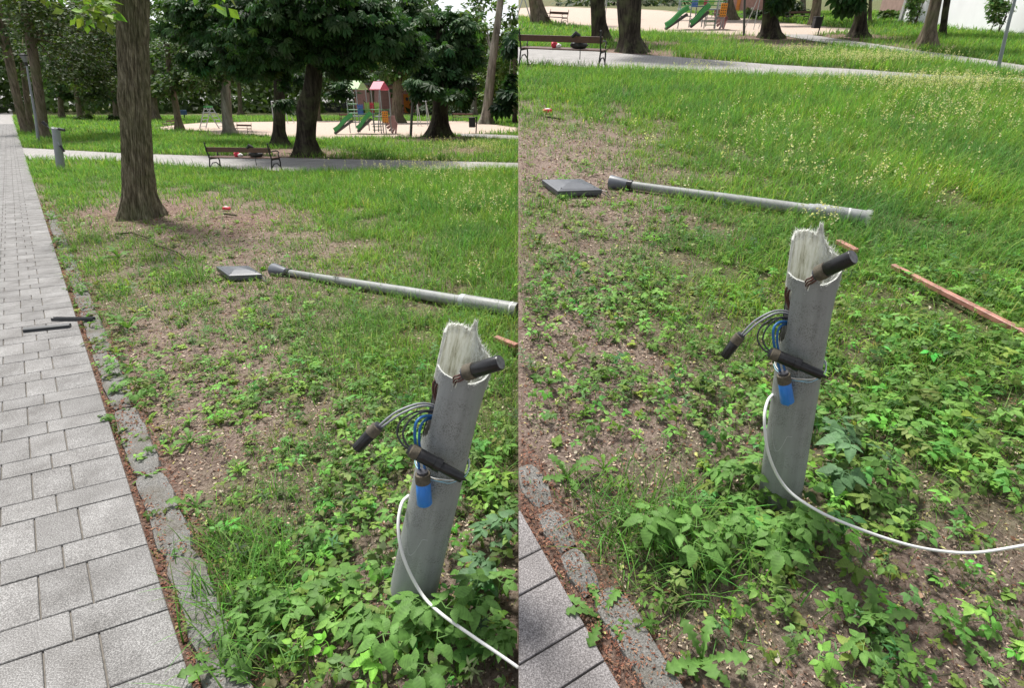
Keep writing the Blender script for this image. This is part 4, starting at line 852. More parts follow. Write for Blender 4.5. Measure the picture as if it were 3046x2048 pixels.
xr = B.g(1776, 1125); lr = math.atan2((1852 - 1180.5) * S / F * B.dep((0, xr.y, H0)) - xr.x, H0)
s2 = copy_tree(s1); s2.matrix_world = B.M @ T(xr.x, xr.y, 0) @ Matrix.Rotation(lr, 4, 'Y') @ RZ(math.radians(-24)) @ Matrix.Diagonal((.9, .9, 1, 1)); s2['label'] = 'grey broken lamp post stump with torn fibreglass top in the middle of the right lawn'
def wire(pl, pts, w, lab, m_=M_white):
    P = []
    for p in pts:
        u, v, k = p; q = pl.at(u, v, k); g_ = pl.g(u, v, .012); P.append(g_ if q.z < .012 else q)
    Q = [P[0] * 2 - P[1]] + P + [P[-1] * 2 - P[-2]]; out = []
    for i in range(1, len(Q) - 2):
        for s_ in range(10):
            u = s_ / 10; a, b, c, d = Q[i - 1:i + 3]; out.append(.5 * ((2 * b) + (c - a) * u + (2 * a - 5 * b + 4 * c - d) * u * u + (3 * b - a - 3 * c + d) * u ** 3))
    out.append(P[-1]); mb = MB(); mb.tube(out, [pl.m(w, q) / 2 for q in out], 10); o = obj('white_cable', mb, m_, None, pl.M, True); tag(o, lab, 'cable'); return o
Y0 = xb.y
wire(A, [(930, 1130, Y0 + .03), (914, 1150, Y0 - .03), (907, 1205, Y0 - .085), (921, 1277, Y0 - .12), (959, 1352, Y0 - .14), (1002, 1397, Y0 - .2), (1077, 1451, Y0 - .26), (1120, 1480, Y0 - .3), (1172, 1516, Y0 - .34), (1179.6, 1522, Y0 - .345)], 7.6, 'white cable hanging down the left stump into the leaves')
Yr = xr.y
wire(B, [(1765, 895, Yr + .02), (1748, 915, Yr - .03), (1741, 960, Yr - .08), (1752, 1040, Yr - .11), (1790, 1112, Yr - .13), (1860, 1163, Yr - .2), (1950, 1203, Yr - .26), (2060, 1240, Yr - .3), (2150, 1257, Yr - .31), (2230, 1259, Yr - .31), (2345, 1241, Yr - .28)], 6.8, 'white cable running from the right stump to the right edge over bare soil')

# fallen lamp posts
def fallen(pl, pts, cone, lab, bands, end=None):
    P = []; R_ = []
    for u, v, w in pts:
        q = pl.g(u, v, .05); r = pl.m(w, q) / 2; q = pl.g(u, v, r * .95); P.append(q); R_.append(r * (.95 if w < 27 else 1.08))
    a_, b_ = P[0].copy(), P[-1].copy(); ts = [(p - a_).dot(b_ - a_) / (b_ - a_).length_squared for p in P]; P = [a_.lerp(b_, t_) for t_ in ts]
    base = P[0].copy(); base.z = 0; M = pl.M @ T(*base); t = thing('fallen_lamp_post', lab, 'lamp post', M, 'snapped lamp posts lying in the grass')
    mb = MB(); Q = [p - base for p in P]; mb.tube(Q, R_, 28); obj('pole', mb, M_grey, t, None, True)
    c = [(pl.g(u, v, .05), w) for u, v, w in cone]; mb = MB(); d = (Q[0] - Q[1]).normalized(); L_ = (c[1][0] - c[0][0]).length; s = Q[0]; r1 = pl.m(cone[0][2], c[0][0]) / 2
    mb.tube([s - d * .02, s + d * .02, s + d * (L_ + .02), s + d * (L_ + .03)], [R_[0] * 1.15, R_[0] * 1.25, r1, r1 * .97], 30); obj('lamp_head', mb, simple('lamp_head_grey', (.12, .13, .15), .4, 0, .2, 12, .1), t, None, True)
    mb = MB(); mb.tube([s - d * .03, s + d * .015], [R_[0] * 1.3] * 2, 24); obj('collar', mb, M_blk, t, None, True)
    mb = MB(); mb.tube([s + d * (L_ + .031), s + d * (L_ + .035)], [r1 * .9, r1 * .5], 24); obj('lamp_lens', mb, M_blk, t, None, True)
    for u, v, w, kind in bands:
        q = pl.g(u, v, .05); a = (Q[-1] - Q[0]).normalized(); q = a * (q - base).dot(a) + Q[0] * 1.0; q = Q[0] + a * (q - Q[0]).dot(a); r = float(np.interp((q - Q[0]).length, [(x - Q[0]).length for x in Q], R_)) * (1.05 if kind == 'b' else 1.02); mb = MB()
        mb.tube([q - a * (.022 if kind == 'b' else .006), q + a * (.022 if kind == 'b' else .006)], [r, r], 28); obj('collar' if kind == 'b' else 'white_tie', mb, simple('pale_band', (.36, .38, .4), .5, .0, .15, 20, .1) if kind == 'b' else M_white, t, None, True)
    if end:
        fb = MB(); R2 = random.Random(3); q = Q[-1]; a = (Q[-1] - Q[-2]).normalized(); r = R_[-1]
        x = a.cross(Vector((0, 0, 1))).normalized(); y = x.cross(a)
        for k in range(260):
            th = R2.uniform(0, 6.283); p = q + (x * math.cos(th) + y * math.sin(th)) * r * .98 - a * .01; e = p + a * R2.uniform(.01, .05) + (x * R2.uniform(-1, 1) + y * R2.uniform(-1, 1)) * .012; sx = y * .0016; fb.add([p - sx, p + sx, e + sx * .3, e - sx * .3], [(0, 1, 2, 3)])
        obj('frayed_edge', fb, M_fibw, t)
    return t
fallen(A, [(655, 620.5, 15), (720, 628, 17), (830, 644, 21), (940, 659, 25), (1050, 680, 26), (1062, 683, 30), (1120, 695, 31), (1179, 707, 32)], [(622, 617, 32), (655, 620, 18)], 'long grey fallen lamp post with flared dark head lying across the left lawn', [(1060, 683, 31, 'b'), (1166, 705, 33, 't')])
fallen(B, [(1432, 421, 19), (1520, 430, 20), (1640, 443, 23), (1760, 459, 25), (1845, 474, 26), (1858, 476, 30), (1920, 487, 30), (1972, 496, 30)], [(1394, 415, 33), (1430, 420, 20)], 'long grey fallen lamp post with flared dark head lying across the right lawn', [(1848, 474, 31, 'b'), (1932, 488, 32, 't')], True)
# square black lamp caps on the soil
def cap(pl, c4, zt, lab):
    P = [pl.g(u, v, zt) for u, v in c4]; c = sum(P, Vector()) / 4; base = Vector((c.x, c.y, 0)); t = thing('lamp_cap', lab, 'lamp cover', pl.M @ T(*base), 'square black lamp caps on the soil')
    m_ = simple('dark_grey_cap', (.085, .092, .105), .42, 0, .2, 10, .1); mb = MB(); v = []; f = []
    rings = [(1.03, -zt + .0), (1.05, -.03), (1.05, -.004), (1.0, 0), (.93, .002), (.9, .006), (.45, .022), (.08, .03)]
    for k, z in rings: v += [(c - base) + (p - c) * k + Vector((0, 0, z)) for p in P]
    for r in range(len(rings) - 1):
        for i in range(4): j = (i + 1) % 4; f.append((r * 4 + i, r * 4 + j, r * 4 + 4 + j, r * 4 + 4 + i))
    f.append(tuple(range(len(v) - 4, len(v)))); mb.add(v, f); obj('cover', mb, m_, t, None, False, .0015)
    mb = MB(); q = P[2] - base; mb.tube([q + Vector((0, -.0, -.01)), q + Vector((.05, -.03, -.01)), q + Vector((.08, -.09, -.045))], [.004, .004, .003], 6); mb.beam(q + Vector((.0, 0, -.02)), q + Vector((.07, -.08, -.05)), .012, .002); obj('clip', mb, M_blk, t)
    mb = MB()
    for p in P: q = c + (p - c) * .78 - base; mb.tube([q + Vector((0, 0, .0)), q + Vector((0, 0, .013))], [.006, .005], 8)
    obj('screw', mb, M_blk, t)
M_plank = simple('weathered_plank', (.36, .17, .13), .35, 0, .45, 14, .4)
cap(A, [(494, 607), (566, 606), (594, 624), (522, 627)], .05, 'square black plastic lamp cap lying on the soil of the left lawn'); cap(B, [(1237, 409), (1325, 408), (1368, 431), (1272, 434)], .05, 'square black plastic lamp cap lying on the soil of the right lawn')
# plastic bars on the left path
def bar(pts, w, lab, g):
    a, b = A.g(*pts[0], .03), A.g(*pts[1], .03); base = (a + b) / 2; mb = MB(); d = (b - a).normalized(); n = Vector((-d.y, d.x, 0)); h = w * .7
    prof = [(-w / 2, 0), (w / 2, 0), (w / 2, h), (w / 2 - .004, h), (w / 2 - .004, .005), (-w / 2 + .004, .005), (-w / 2 + .004, h), (-w / 2, h)] if g else [(-w / 2, 0), (w / 2, 0), (w / 2, h * .8), (w * .2, h), (-w * .2, h), (-w / 2, h * .8)]
    v = []; base.z = 0
    for q in (a, b): v += [Vector((q.x, q.y, .017)) - base + n * x + Vector((0, 0, z)) for x, z in prof]
    k = len(prof); mb.add(v, [tuple(range(k)), tuple(range(k, 2 * k))] + [(i, (i + 1) % k, k + (i + 1) % k, k + i) for i in range(k)])
    o = obj('plastic_bar', mb, simple('slate_plastic', (.035, .04, .046), .45, 0, .15, 20, .1), None, A.M @ T(*base)); tag(o, lab, 'bar', 'dark plastic bars dropped on the slab path')
bar([(119, 726), (214, 726)], .03, 'dark channel bar lying half on the kerb, the farther of two', True); bar([(54, 752), (160, 741)], .036, 'slate grey closed bar lying wholly on the slabs, the nearer of two', False)
# reddish planks
def plank(pl, pts, lab, w=.045):
    z = .045; P = [pl.g(u, v, z) for u, v in pts]; base = Vector((P[0].x, P[0].y, 0)); mb = MB()
    for a, b in zip(P[:-1], P[1:]): mb.beam(a - base, b - base, w, .028)
    o = obj('wooden_plank', mb, M_plank, None, pl.M @ T(*base), False, .002); tag(o, lab, 'plank', 'reddish bench slats lying in the grass')
plank(B, [(2032, 606), (2350, 768)], 'long shiny reddish bench slat lying in the grass at the right edge', .036); plank(B, [(1908, 550), (1950, 572)], 'short dull end of a reddish slat half sunk in grass above the right stump', .04)
plank(A, [(1128, 770), (1177, 789)], 'end of a reddish slat poking from the grass right of the left stump', .04)
# crushed packets and sticks
def packet(pl, u, v, w, lab):
    q = pl.g(u, v); s = pl.m(w, q); t = thing('crushed_packet', lab, 'packet', pl.M @ T(*q), 'crushed red drink packets on the soil')
    for nm, m_, k, zz in (('red_side', simple('packet_red', (.55, .03, .05), .5, 0, .3, 60, .3), 1, 0), ('white_top', simple('packet_white', (.7, .66, .64), .5, 0, .2, 60, .3), .7, .02 * 1)):
        mb = MB(); v_ = []; n = 10
        for r, z in ((1, 0), (1.05, .3), (.8, .5), (.35, .56)):
            for i in range(n): a = i * 6.283 / n; rr = s / 2 * r * k * (1 + .25 * noise.noise(Vector((i * 1.7, r * 3, u * .1)))); v_.append((rr * math.cos(a), rr * .55 * math.sin(a), z * s * .6 * (1.15 if k < 1 else 1) + .004))
        f = [(r * n + i, r * n + (i + 1) % n, r * n + n + (i + 1) % n, r * n + n + i) for r in range(3) for i in range(n)] + [tuple(range(3 * n, 4 * n))]; mb.add(v_, f); obj(nm, mb, m_, t)
packet(A, 516, 478, 19, 'crushed red and white packet on bare soil of the left lawn'); packet(B, 1247, 256, 22, 'crushed red and white packet on bare soil of the right lawn')
def stick(pl, pts, w, lab):
    P = [pl.g(u, v, .012) for u, v in pts]; b = Vector((P[0].x, P[0].y, 0)); mb = MB(); mb.tube([p - b for p in P], [pl.m(w, p) / 2 for p in P], 7); o = obj('stick', mb, M_barkd, None, pl.M @ T(*b), True); tag(o, lab, 'stick')
stick(A, [(510, 487), (525, 489), (538, 491)], 4, 'short black stick beside the red packet on the left lawn'); stick(B, [(1243, 266), (1262, 268), (1276, 271)], 4, 'short black stick beside the red packet on the right lawn')
stick(A, [(352, 558), (380, 566), (404, 575), (420, 586)], 3.5, 'thin dark branch lying in front of the big furrowed trunk'); stick(B, [(2045, 1512), (2100, 1530), (2135, 1541), (2190, 1533)], 3.5, 'thin curved dark twig at the bottom right of the right lawn')
stick(A, [(262, 533), (300, 530), (345, 545)], 3, 'thin crooked twig left of the big furrowed trunk')
# ------------------------------------------------------------------ lamp posts, benches, bins
M_lampg = simple('lamp_grey', (.26, .28, .31), .5, 0, .1, 4, .05); M_iron = simple('black_iron', (.02, .02, .022), .5, 0, .3, 20, .1); M_wood = simple('bench_wood', (.1, .045, .03), .45, 0, .25, 12, .2)
def lamp(pl, pts, head, lab, m_=M_lampg):
    Y = pl.g(pts[0][0], pts[0][1]).y; P = [pl.at(u, v, Y) for u, v, w in pts]; b = P[0].copy(); b.z = 0; P[0].z = 0; t = thing('street_lamp', lab, 'street lamp', pl.M @ T(*b), 'street lamps still standing in the park')
    mb = MB(); mb.tube([p - b for p in P], [pl.m(w, p) / 2 * offax(u) for (u, v, w), p in zip(pts, P)], 14); obj('pole', mb, m_, t, None, True)
    if head:
        s = P[-1] - b; k = pl.m(1, P[-1]); w, h = head; mb = MB(); mb.tube([s, s + Vector((0, 0, 2 * k)), s + Vector((0, 0, h * .6 * k))], [2.2 * k, 3 * k, w * .2 * k], 12); p = obj('lamp_head', mb, M_iron, t, None, True)
        mb = MB(); mb.tube([s + Vector((0, 0, h * .3 * k)), s + Vector((0, 0, h * .8 * k))], [w * .22 * k, w * .42 * k], 14); obj('glass', mb, simple('lamp_glass', (.18, .19, .2), .2, 0, .1, 5, 0), p, None, True)
        mb = MB(); mb.tube([s + Vector((0, 0, h * .8 * k)), s + Vector((0, 0, h * .88 * k)), s + Vector((0, 0, h * k))], [w * .5 * k, w * .5 * k, w * .15 * k], 16); obj('cap', mb, M_iron, p, None, True)
lamp(A, [(88, 324, 8), (80, 262, 7), (70, 205, 6), (61, 150, 5)], (17, 26), 'tall slim grey street lamp with black top at the left path')
lamp(A, [(935, 314, 6.5), (938, 260, 6), (942, 203, 5), (943, 180, 5)], None, 'dark green lamp pole between the playground and the broad chestnut', simple('lamp_dark', (.1, .11, .1), .6, 0, .2, 5, .1))
lamp(A, [(862, 300, 3), (863, 240, 2.6), (864, 198, 2.4)], (11, 15), 'distant lamp whose head shows between the two playground roofs')
lamp(B, [(2271, 164, 11), (2283, 112, 10), (2297, 52, 9), (2311, 0, 8.5), (2345, -145, 8)], None, 'leaning looking grey lamp pole at the right edge of the right lawn')
lamp(B, [(1694, 80, 6), (1695, 40, 5.5), (1696, 0, 5.5), (1697, -80, 5)], None, 'dark lamp pole left of the chestnut beside the right playground', simple('lamp_dark2', (.1, .11, .1), .6, 0, .2, 5, .1))
# small broken stump beside the left path
q = A.g(139, 385); k = A.m(1, q); t = thing('broken_lamp_post', 'small distant grey lamp stump with black splices on top, by the path junction', 'lamp post', T(*q) @ Matrix.Rotation(math.atan2(A.at(129, 303, q.y).x - q.x, 82 * k), 4, 'Y'), 'broken lamp post stumps')
mb = MB(); mb.tube([(0, 0, -.02), (0, 0, 88 * k)], [8.6 * k, 7.6 * k], 22); obj('shell', mb, M_lampg, t, None, True)
for a, b, w in (((-2, -.1, 86), (-13, -.15, 97), 6.5), ((4, -.1, 90), (23, -.12, 90), 6), ((7, -.1, 62), (20, -.15, 48), 5.5)):
    mb = MB(); a = Vector((a[0] * k, a[1], a[2] * k)); b = Vector((b[0] * k, b[1], b[2] * k)); mb.tube([a, a.lerp(b, .5), b], [1.0 * k, 1.0 * k, 1.0 * k], 6); p = obj('cable', mb, M_gc, t, None, True); mb = MB(); mb.tube([a.lerp(b, .55), b + (b - a) * .25], [w / 2 * k] * 2, 10); obj('splice', mb, M_blk, p, None, True)
mb = MB(); R_ = random.Random(2)
for i in range(60): a = R_.uniform(0, 6.28); p = Vector((7.4 * k * math.cos(a), 7.4 * k * math.sin(a), 88 * k)); e = p + Vector((R_.uniform(-2, 2), R_.uniform(-2, 2), R_.uniform(0, 4))) * k; mb.add([p, p + Vector((.8 * k, 0, 0)), e], [(0, 1, 2)])
obj('frayed_edge', mb, M_fibw, t)
def bench(M, L, H, lab, back=True, wood=M_wood):
    t = thing('park_bench', lab, 'bench', M, 'benches around the park'); s = H / .85; hl = L / 2
    for i, y in enumerate((-.12, .06, .24)): mb = MB(); mb.box(-hl, hl, (y - .08) * s, (y + .075) * s, .43 * s, .465 * s); obj('seat_slat', mb, wood, t, None, False, .004)
    mb = MB(); mb.box(-hl, hl, -.27 * s, -.235 * s, .63 * s, .79 * s); obj('backrest', mb, wood, t, None, False, .004)
    for x in (-hl + .05 * s, hl - .05 * s):
        mb = MB(); r = .022 * s
        mb.tube([(x, -.32 * s, 0), (x, -.27 * s, .2 * s), (x, -.2 * s, .42 * s), (x, -.26 * s, .62 * s), (x, -.3 * s, .84 * s), (x, -.3 * s, .9 * s)], [r, r, r, r, r, r * .6], 8)
        mb.tube([(x, .34 * s, 0), (x, .27 * s, .14 * s), (x, .29 * s, .3 * s), (x, .25 * s, .42 * s)], [r] * 4, 8)
        mb.tube([(x, -.2 * s, .4 * s), (x, .27 * s, .4 * s)], [r] * 2, 8); mb.tube([(x, -.27 * s, .64 * s), (x, -.05 * s, .67 * s), (x, .2 * s, .66 * s), (x, .3 * s, .6 * s), (x, .24 * s, .54 * s), (x, .26 * s, .42 * s)], [r * .9] * 6, 8)
        mb.tube([(x, -.27 * s, .14 * s), (x, -.1 * s, .26 * s), (x, .1 * s, .26 * s), (x, .28 * s, .12 * s)], [r * .8] * 4, 8)
        p = obj('side_frame', mb, M_iron, t, None, True); mb = MB(); mb.tube([(x, -.3 * s, .88 * s), (x, -.3 * s, .92 * s), (x, -.3 * s, .95 * s)], [.012 * s, .03 * s, .008 * s], 8); obj('finial', mb, M_iron, p, None, True)
    return t
def bench_at(pl, a, b, h, lab, flip=0):
    p, q = pl.g(*a), pl.g(*b); c = (p + q) / 2; d = q - p; return bench(pl.M @ T(*c) @ RZ(math.atan2(d.y, d.x) + flip), d.length, pl.m(h, c) * 1.0, lab), c, d
_, cA, dA = bench_at(A, (489, 388), (634, 391), 56, 'dark brown bench with iron frames on the cross path of the left lawn')
_, cB, dB = bench_at(B, (1189, 147), (1374, 156), 68, 'dark brown bench with iron frames at the left border of the right lawn')
for pl, a, b, h, lab in ((A, (377, 291), (397, 289), 16, 'tiny bench in side view left of the slim brown trunk'), (A, (537, 303), (571, 304), 20, 'small bench right of the pale brown trunk on the sand'), (A, (1034, 277), (1082, 278), 20, 'brown bench left of the black bin near the right border of the left lawn'), (A, (776, 279), (806, 279), 20, 'bench seen behind the green slide on the left lawn'), (A, (278, 264), (308, 265), 13, 'far dark bench beyond the small swings left of the big trunk'),
   (B, (1245, 53), (1287, 56), 26, 'small bench partly behind the leftmost trunk of the right lawn'), (B, (1787, 51), (1835, 50), 24, 'brown bench behind the black bin on the right lawn'), (B, (1911, 46), (1944, 46), 17, 'small far bench on the grass between bin and dark trunk'), (B, (1625 - 0, 41), (1650 - 0, 40), 20, 'bench glimpsed behind the climbing frame on the right lawn'), (B, (1454 + 170, 0), (1454 + 171, 0), 0, None)):
    if lab: bench_at(pl, a, b, h, lab, math.pi if 'partly' in lab or 'right of the pale' in lab else 0)
def bags(pl, c, d, h, tagp):
    s = h / .85; ang = math.atan2(d.y, d.x); Mx = pl.M @ T(*c) @ RZ(ang)
    def blob(name, lab, cat, x, w, dy, hh, m_, sub=None):
        t = thing(name, lab, cat, Mx @ T(x, 0, .466 * s)); bm = bmesh.new(); bmesh.ops.create_icosphere(bm, subdivisions=3, radius=1)
        for v in bm.verts: k = 1 + .28 * noise.noise(v.co * 2.3 + Vector((x, 1, 0))); v.co = Vector((v.co.x * w * k, v.co.y * dy * k, max(0, (v.co.z + .8) * hh * .55 * k)))
        me = bpy.data.meshes.new(name); bm.to_mesh(me); bm.free(); link('body' if sub else 'bag_body', me, m_, t, None, True); return t
    blob('red_bag', 'crumpled pinkish red bag on the seat of the %s foreground bench' % tagp, 'bag', -.10 * d.length, .075 * s * 1.1, .07, .17 * s, simple('bag_red', (.7, .04, .09), .5, 0, .2, 30, .4))
    blob('paper_bag', 'small white paper bag right of the red bag on the %s foreground bench' % tagp, 'bag', -.10 * d.length + .13 * s, .075 * s, .06, .11 * s, simple('bag_white', (.75, .74, .72), .6, 0, .1, 30, .4))
    t = blob('black_backpack', 'black backpack slumped over seat and back of the %s foreground bench' % tagp, 'bag', .2 * d.length, .24 * s, .11, .2 * s, M_iron)
    mb = MB(); mb.tube([(.12 * s, -.26 * s, .02), (.14 * s, -.3 * s, -.1 * s), (.14 * s, -.3 * s, -.24 * s)], .012 * s, 6); mb.tube([(-.12 * s, -.24 * s, .3 * s), (-.02 * s, -.26 * s, .39 * s), (.1 * s, -.24 * s, .33 * s)], [.05 * s, .06 * s, .03 * s], 7); obj('strap', mb, M_iron, t, None, True)
bags(A, cA, dA, A.m(56, cA), 'left'); bags(B, cB, dB, B.m(68, cB), 'right')
def bin_(pl, u, v, h, w, lab):
    q = pl.g(u, v); k = pl.m(1, q); t = thing('litter_bin', lab, 'bin', pl.M @ T(*q), 'black bins on slanted posts'); mb = MB(); mb.tube([(0, 0, 0), (3 * k, 0, h * k)], [1.4 * k] * 2, 8); obj('post', mb, M_iron, t, None, True)
    mb = MB(); mb.box(-w * k, -1 * k, -.5 * w * k, .5 * w * k, h * .35 * k, h * .9 * k); b = obj('bucket', mb, M_iron, t, None, False, .02); mb = MB(); mb.box(-w * k * 1.05, -.6 * k, -.53 * w * k, .53 * w * k, h * .9 * k, h * .94 * k); obj('rim', mb, M_iron, b)
bin_(A, 1084, 303, 35, 15, 'black bin on a leaning post right of the broad chestnut on the left lawn'); bin_(B, 1862, 79, 38, 16, 'black bin on a leaning post in the middle of the right lawn top'); bin_(A, 1139, 266, 18, 8, 'far small black bin near the right border of the left lawn'); bin_(B, 1929, 44, 17, 7, 'far small black bin behind the black bin on the right lawn')
# ------------------------------------------------------------------ playground
def cols(**k): return {a: simple('play_' + a, c, .5, 0, .08, 5, 0) for a, c in k.items()}
PC = cols(steel=(.36, .4, .42), green=(.05, .3, .08), lime=(.35, .6, .12), red=(.65, .05, .1), limeroof=(.42, .66, .3), redroof=(.7, .12, .2), blue=(.06, .17, .5), orange=(.75, .3, .03), dark=(.05, .05, .05), plate=(.2, .23, .24), pink=(.6, .35, .35))
def playground(M, k, lab):
    t = thing('playground_tower', lab, 'playground', M, 'playground towers with slides'); X = lambda u: (u - 835) * k; Z = lambda v: (305 - v) * k
    def post(u, v0, v1, y=0, w=2.2): mb = MB(); mb.tube([(X(u), y, Z(v0)), (X(u), y, Z(v1))], w / 2 * k, 8); return mb
    D = 34 * k
    for u, v0, v1, y in ((798, 304, 218, 0), (821, 302, 210, 0), (803, 296, 213, D), (837, 300, 212, D * .6), (851, 302, 213, D * .4), (866, 302, 213, D), (874, 304, 213, 0), (888, 300, 213, D * .8), (853, 304, 252, 0), (872, 304, 252, -.3), (892, 303, 252, 0), (883, 304, 256, -.3)):
        obj('post', post(u, v0, v1, y), PC['steel'], t, None, True)
    for u0, u1, ur, v0, v1, m_ in ((801, 839, 827, 212, 195, 'limeroof'), (851, 888, 880, 213, 197, 'redroof')):
        mb = MB(); a, b = X(u0), X(u1); r0, r1 = X(u0 + 8), X(ur); c = (a + b) / 2; e = .02
        w = (b - a) * .36
        v = [(a, 0, Z(v0)), (b - w, 0, Z(v0)), (b, D, Z(v0)), (a + w, D, Z(v0)), (a + w * .5, D * .5, Z(v1)), (b - w * .5, D * .5, Z(v1))]; v += [(x, y, z - .04) for x, y, z in v]
        f = [(0, 1, 5, 4), (3, 4, 5, 2), (6, 10, 11, 7), (9, 8, 11, 10), (0, 6, 7, 1), (2, 8, 9, 3), (0, 4, 10, 6), (4, 3, 9, 10), (1, 7, 11, 5), (5, 11, 8, 2)]; mb.add(v, f); obj('roof', mb, PC[m_], t)
        mb = MB(); mb.add([(b - w, .01, Z(v0)), (b, D - .01, Z(v0)), (b - w * .5, D * .5, Z(v1) - .05)], [(0, 1, 2)]); mb.add([(b - w - .03, .01, Z(v0)), (b - .03, D - .01, Z(v0)), (b - w * .5 - .03, D * .5, Z(v1) - .05)], [(0, 2, 1)]); obj('gable', mb, PC[m_], t)
    for u0, u1, v0, v1, m_, y in ((820, 833, 243, 265, 'blue', -.02), (835, 846, 239, 262, 'lime', .1), (847, 856, 239, 262, 'red', .12), (857, 868, 239, 262, 'lime', .1)):
        mb = MB(); n = 5; w = (X(u1) - X(u0)) / n
        for i in range(n): mb.box(X(u0) + i * w + .01, X(u0) + (i + 1) * w - .01, y - .02, y + .02, Z(v1), Z(v0) - .05 * (i % 2)); 
        mb.box(X(u0), X(u1), y + .021, y + .035, Z(v1 - 4), Z(v1 - 6)); mb.box(X(u0), X(u1), y + .021, y + .035, Z(v0 + 6), Z(v0 + 4)); obj('panel', mb, PC[m_], t)
    for u0, v0, u1, v1 in ((810, 270, 768, 301), (853, 266, 820, 297)):
        mb = MB(); n = 10; w = .14; pr = []
        for i in range(n + 1): s_ = i / n; pr.append(Vector((X(u0 + (u1 - u0) * s_), -.35, Z(v0 + (v1 - v0) * (s_ - .06 * math.sin(s_ * 6.28))))))
        for a, b in zip(pr[:-1], pr[1:]): mb.beam(a, b, w * 1.6, .04); 
        for y in (-.47, -.23):
            for a, b in zip(pr[:-1], pr[1:]): mb.beam(a + Vector((0, y + .35, .1)), b + Vector((0, y + .35, .1)), .04, .17)
        obj('slide', mb, PC['green'], t); mb = MB(); mb.beam(pr[0] + Vector((0, 0, -.16)), pr[-1] + Vector((0, 0, -.07)), .2, .1); obj('slide_base', mb, PC['dark'], t)
    mb = MB(); mb.box(X(800), X(822), .0, D, Z(270), Z(268)); mb.box(X(853), X(892), -.2, D, Z(270.5), Z(268.5)); mb.box(X(822), X(853), .1, D * .7, Z(265), Z(263)); mb.box(X(798), X(820), -.3, 0, Z(282), Z(280.5)); mb.box(X(852), X(884), -.4, -.05, Z(285), Z(283.5)); mb.box(X(822), X(842), -.3, -.05, Z(287), Z(285.5)); obj('platform', mb, PC['plate'], t)
    mb = MB()
    for u0, u1, v, y in ((797, 892, 255, -.03), (800, 820, 243, 0), (800, 822, 262, 0), (857, 890, 262, 0), (852, 874, 290, -.2), (852, 874, 297, -.2), (872, 892, 278, -.3)): mb.tube([(X(u0), y, Z(v)), (X(u1), y, Z(v))], .8 * k, 6)
    obj('rail', mb, PC['green'], t); mb = MB(); mb.box(X(877), X(890), -.34, -.3, Z(282), Z(258)); p = obj('game_panel', mb, PC['orange'], t); mb = MB()
    for i in range(3):
        for j in range(5): mb.tube([(X(879.5 + i * 4), -.345, Z(280 - j * 4.6)), (X(879.5 + i * 4), -.36, Z(280 - j * 4.6))], 1.1 * k, 8)
    obj('counters', mb, PC['dark'], p); mb = MB(); P = [Vector((X(886) + (X(902) - X(886)) * (1 - math.cos(s_ * 1.57)) , .3, Z(268) - (Z(268) - Z(296)) * math.sin(s_ * 1.57))) for s_ in np.linspace(0, 1, 8)]
    for a, b in zip(P[:-1], P[1:]): mb.beam(a, b, .06, .55)
    obj('tunnel_ramp', mb, PC['pink'], t); return t
pA = A.g(835, 304); pl1 = playground(A.M @ T(*pA), A.m(1, pA), 'green and red roofed climbing frame with two green slides on the left sand')
pB = B.g(1583, 66); pl2 = copy_tree(pl1); kB = B.m(1, pB) / A.m(1, pA) * 1.08; pl2.matrix_world = B.M @ T(*pB) @ Matrix.Scale(kB, 4); pl2['label'] = 'climbing frame with green slides cut by the top border on the right lawn'
def aframe(pl, u, v, w, h, lab):
    q = pl.g(u, v); k = pl.m(1, q); t = thing('climbing_ladder', lab, 'playground', pl.M @ T(*q), 'ladder frames by the playground')
    for s_ in (-1, 1):
        mb = MB(); 
        for y in (-.35, .35): mb.tube([(s_ * w * k, y, 0), (s_ * 1.5 * k, y, h * k)], 1.2 * k, 6)
        for i in range(6): f_ = (i + .5) / 6; x = s_ * (w + (1.5 - w) * f_) * k; mb.tube([(x, -.35, h * k * f_), (x, .35, h * k * f_)], .7 * k, 6)
        obj('ladder', mb, PC['steel'], t, None, True)
    mb = MB(); mb.box(-2.5 * k, 2.5 * k, -.4, .4, (h - 1) * k, (h + 3) * k); obj('top_joint', mb, PC['green'], t)
aframe(A, 636 * 0 + 484, 292, 22, 44, 'green topped A shaped ladder frame on the sand of the left lawn'); aframe(B, 1192, 42, 16, 40, 'A shaped ladder frame in the top left corner of the right lawn')
def swing(pl, u, v, w, h, lab, n=2):
    q = pl.g(u, v); k = pl.m(1, q); t = thing('swing_frame', lab, 'swing', pl.M @ T(*q), 'steel frames on the play sand')
    for x in (-w / 2, w / 2): mb = MB(); mb.tube([(x * k, 0, 0), (x * .9 * k, .0, h * k)], .9 * k, 6); mb.tube([(x * k, 1.2, 0), (x * .9 * k, 0, h * k)], .9 * k, 6); obj('post', mb, PC['steel'], t, None, True)
    mb = MB(); mb.tube([(-w * .46 * k, 0, h * k), (w * .46 * k, 0, h * k)], .9 * k, 6); obj('top_bar', mb, PC['steel'], t, None, True)
swing(A, 300, 266, 44, 40, 'pale swing frame far left of the big furrowed trunk'); swing(A, 640, 281, 32, 46, 'steel frame seen between the two dark chestnut trunks')
swing(A, 963, 287, 22, 52, 'steel bars between the dark lamp pole and the broad chestnut')
swing(B, 1422 - 13, 42, 62, 80, 'steel frame standing behind the two dark chestnuts of the right lawn'); swing(B, 1728 + 4, 67, 32, 80, 'steel bars left of the chestnut beside the right playground')
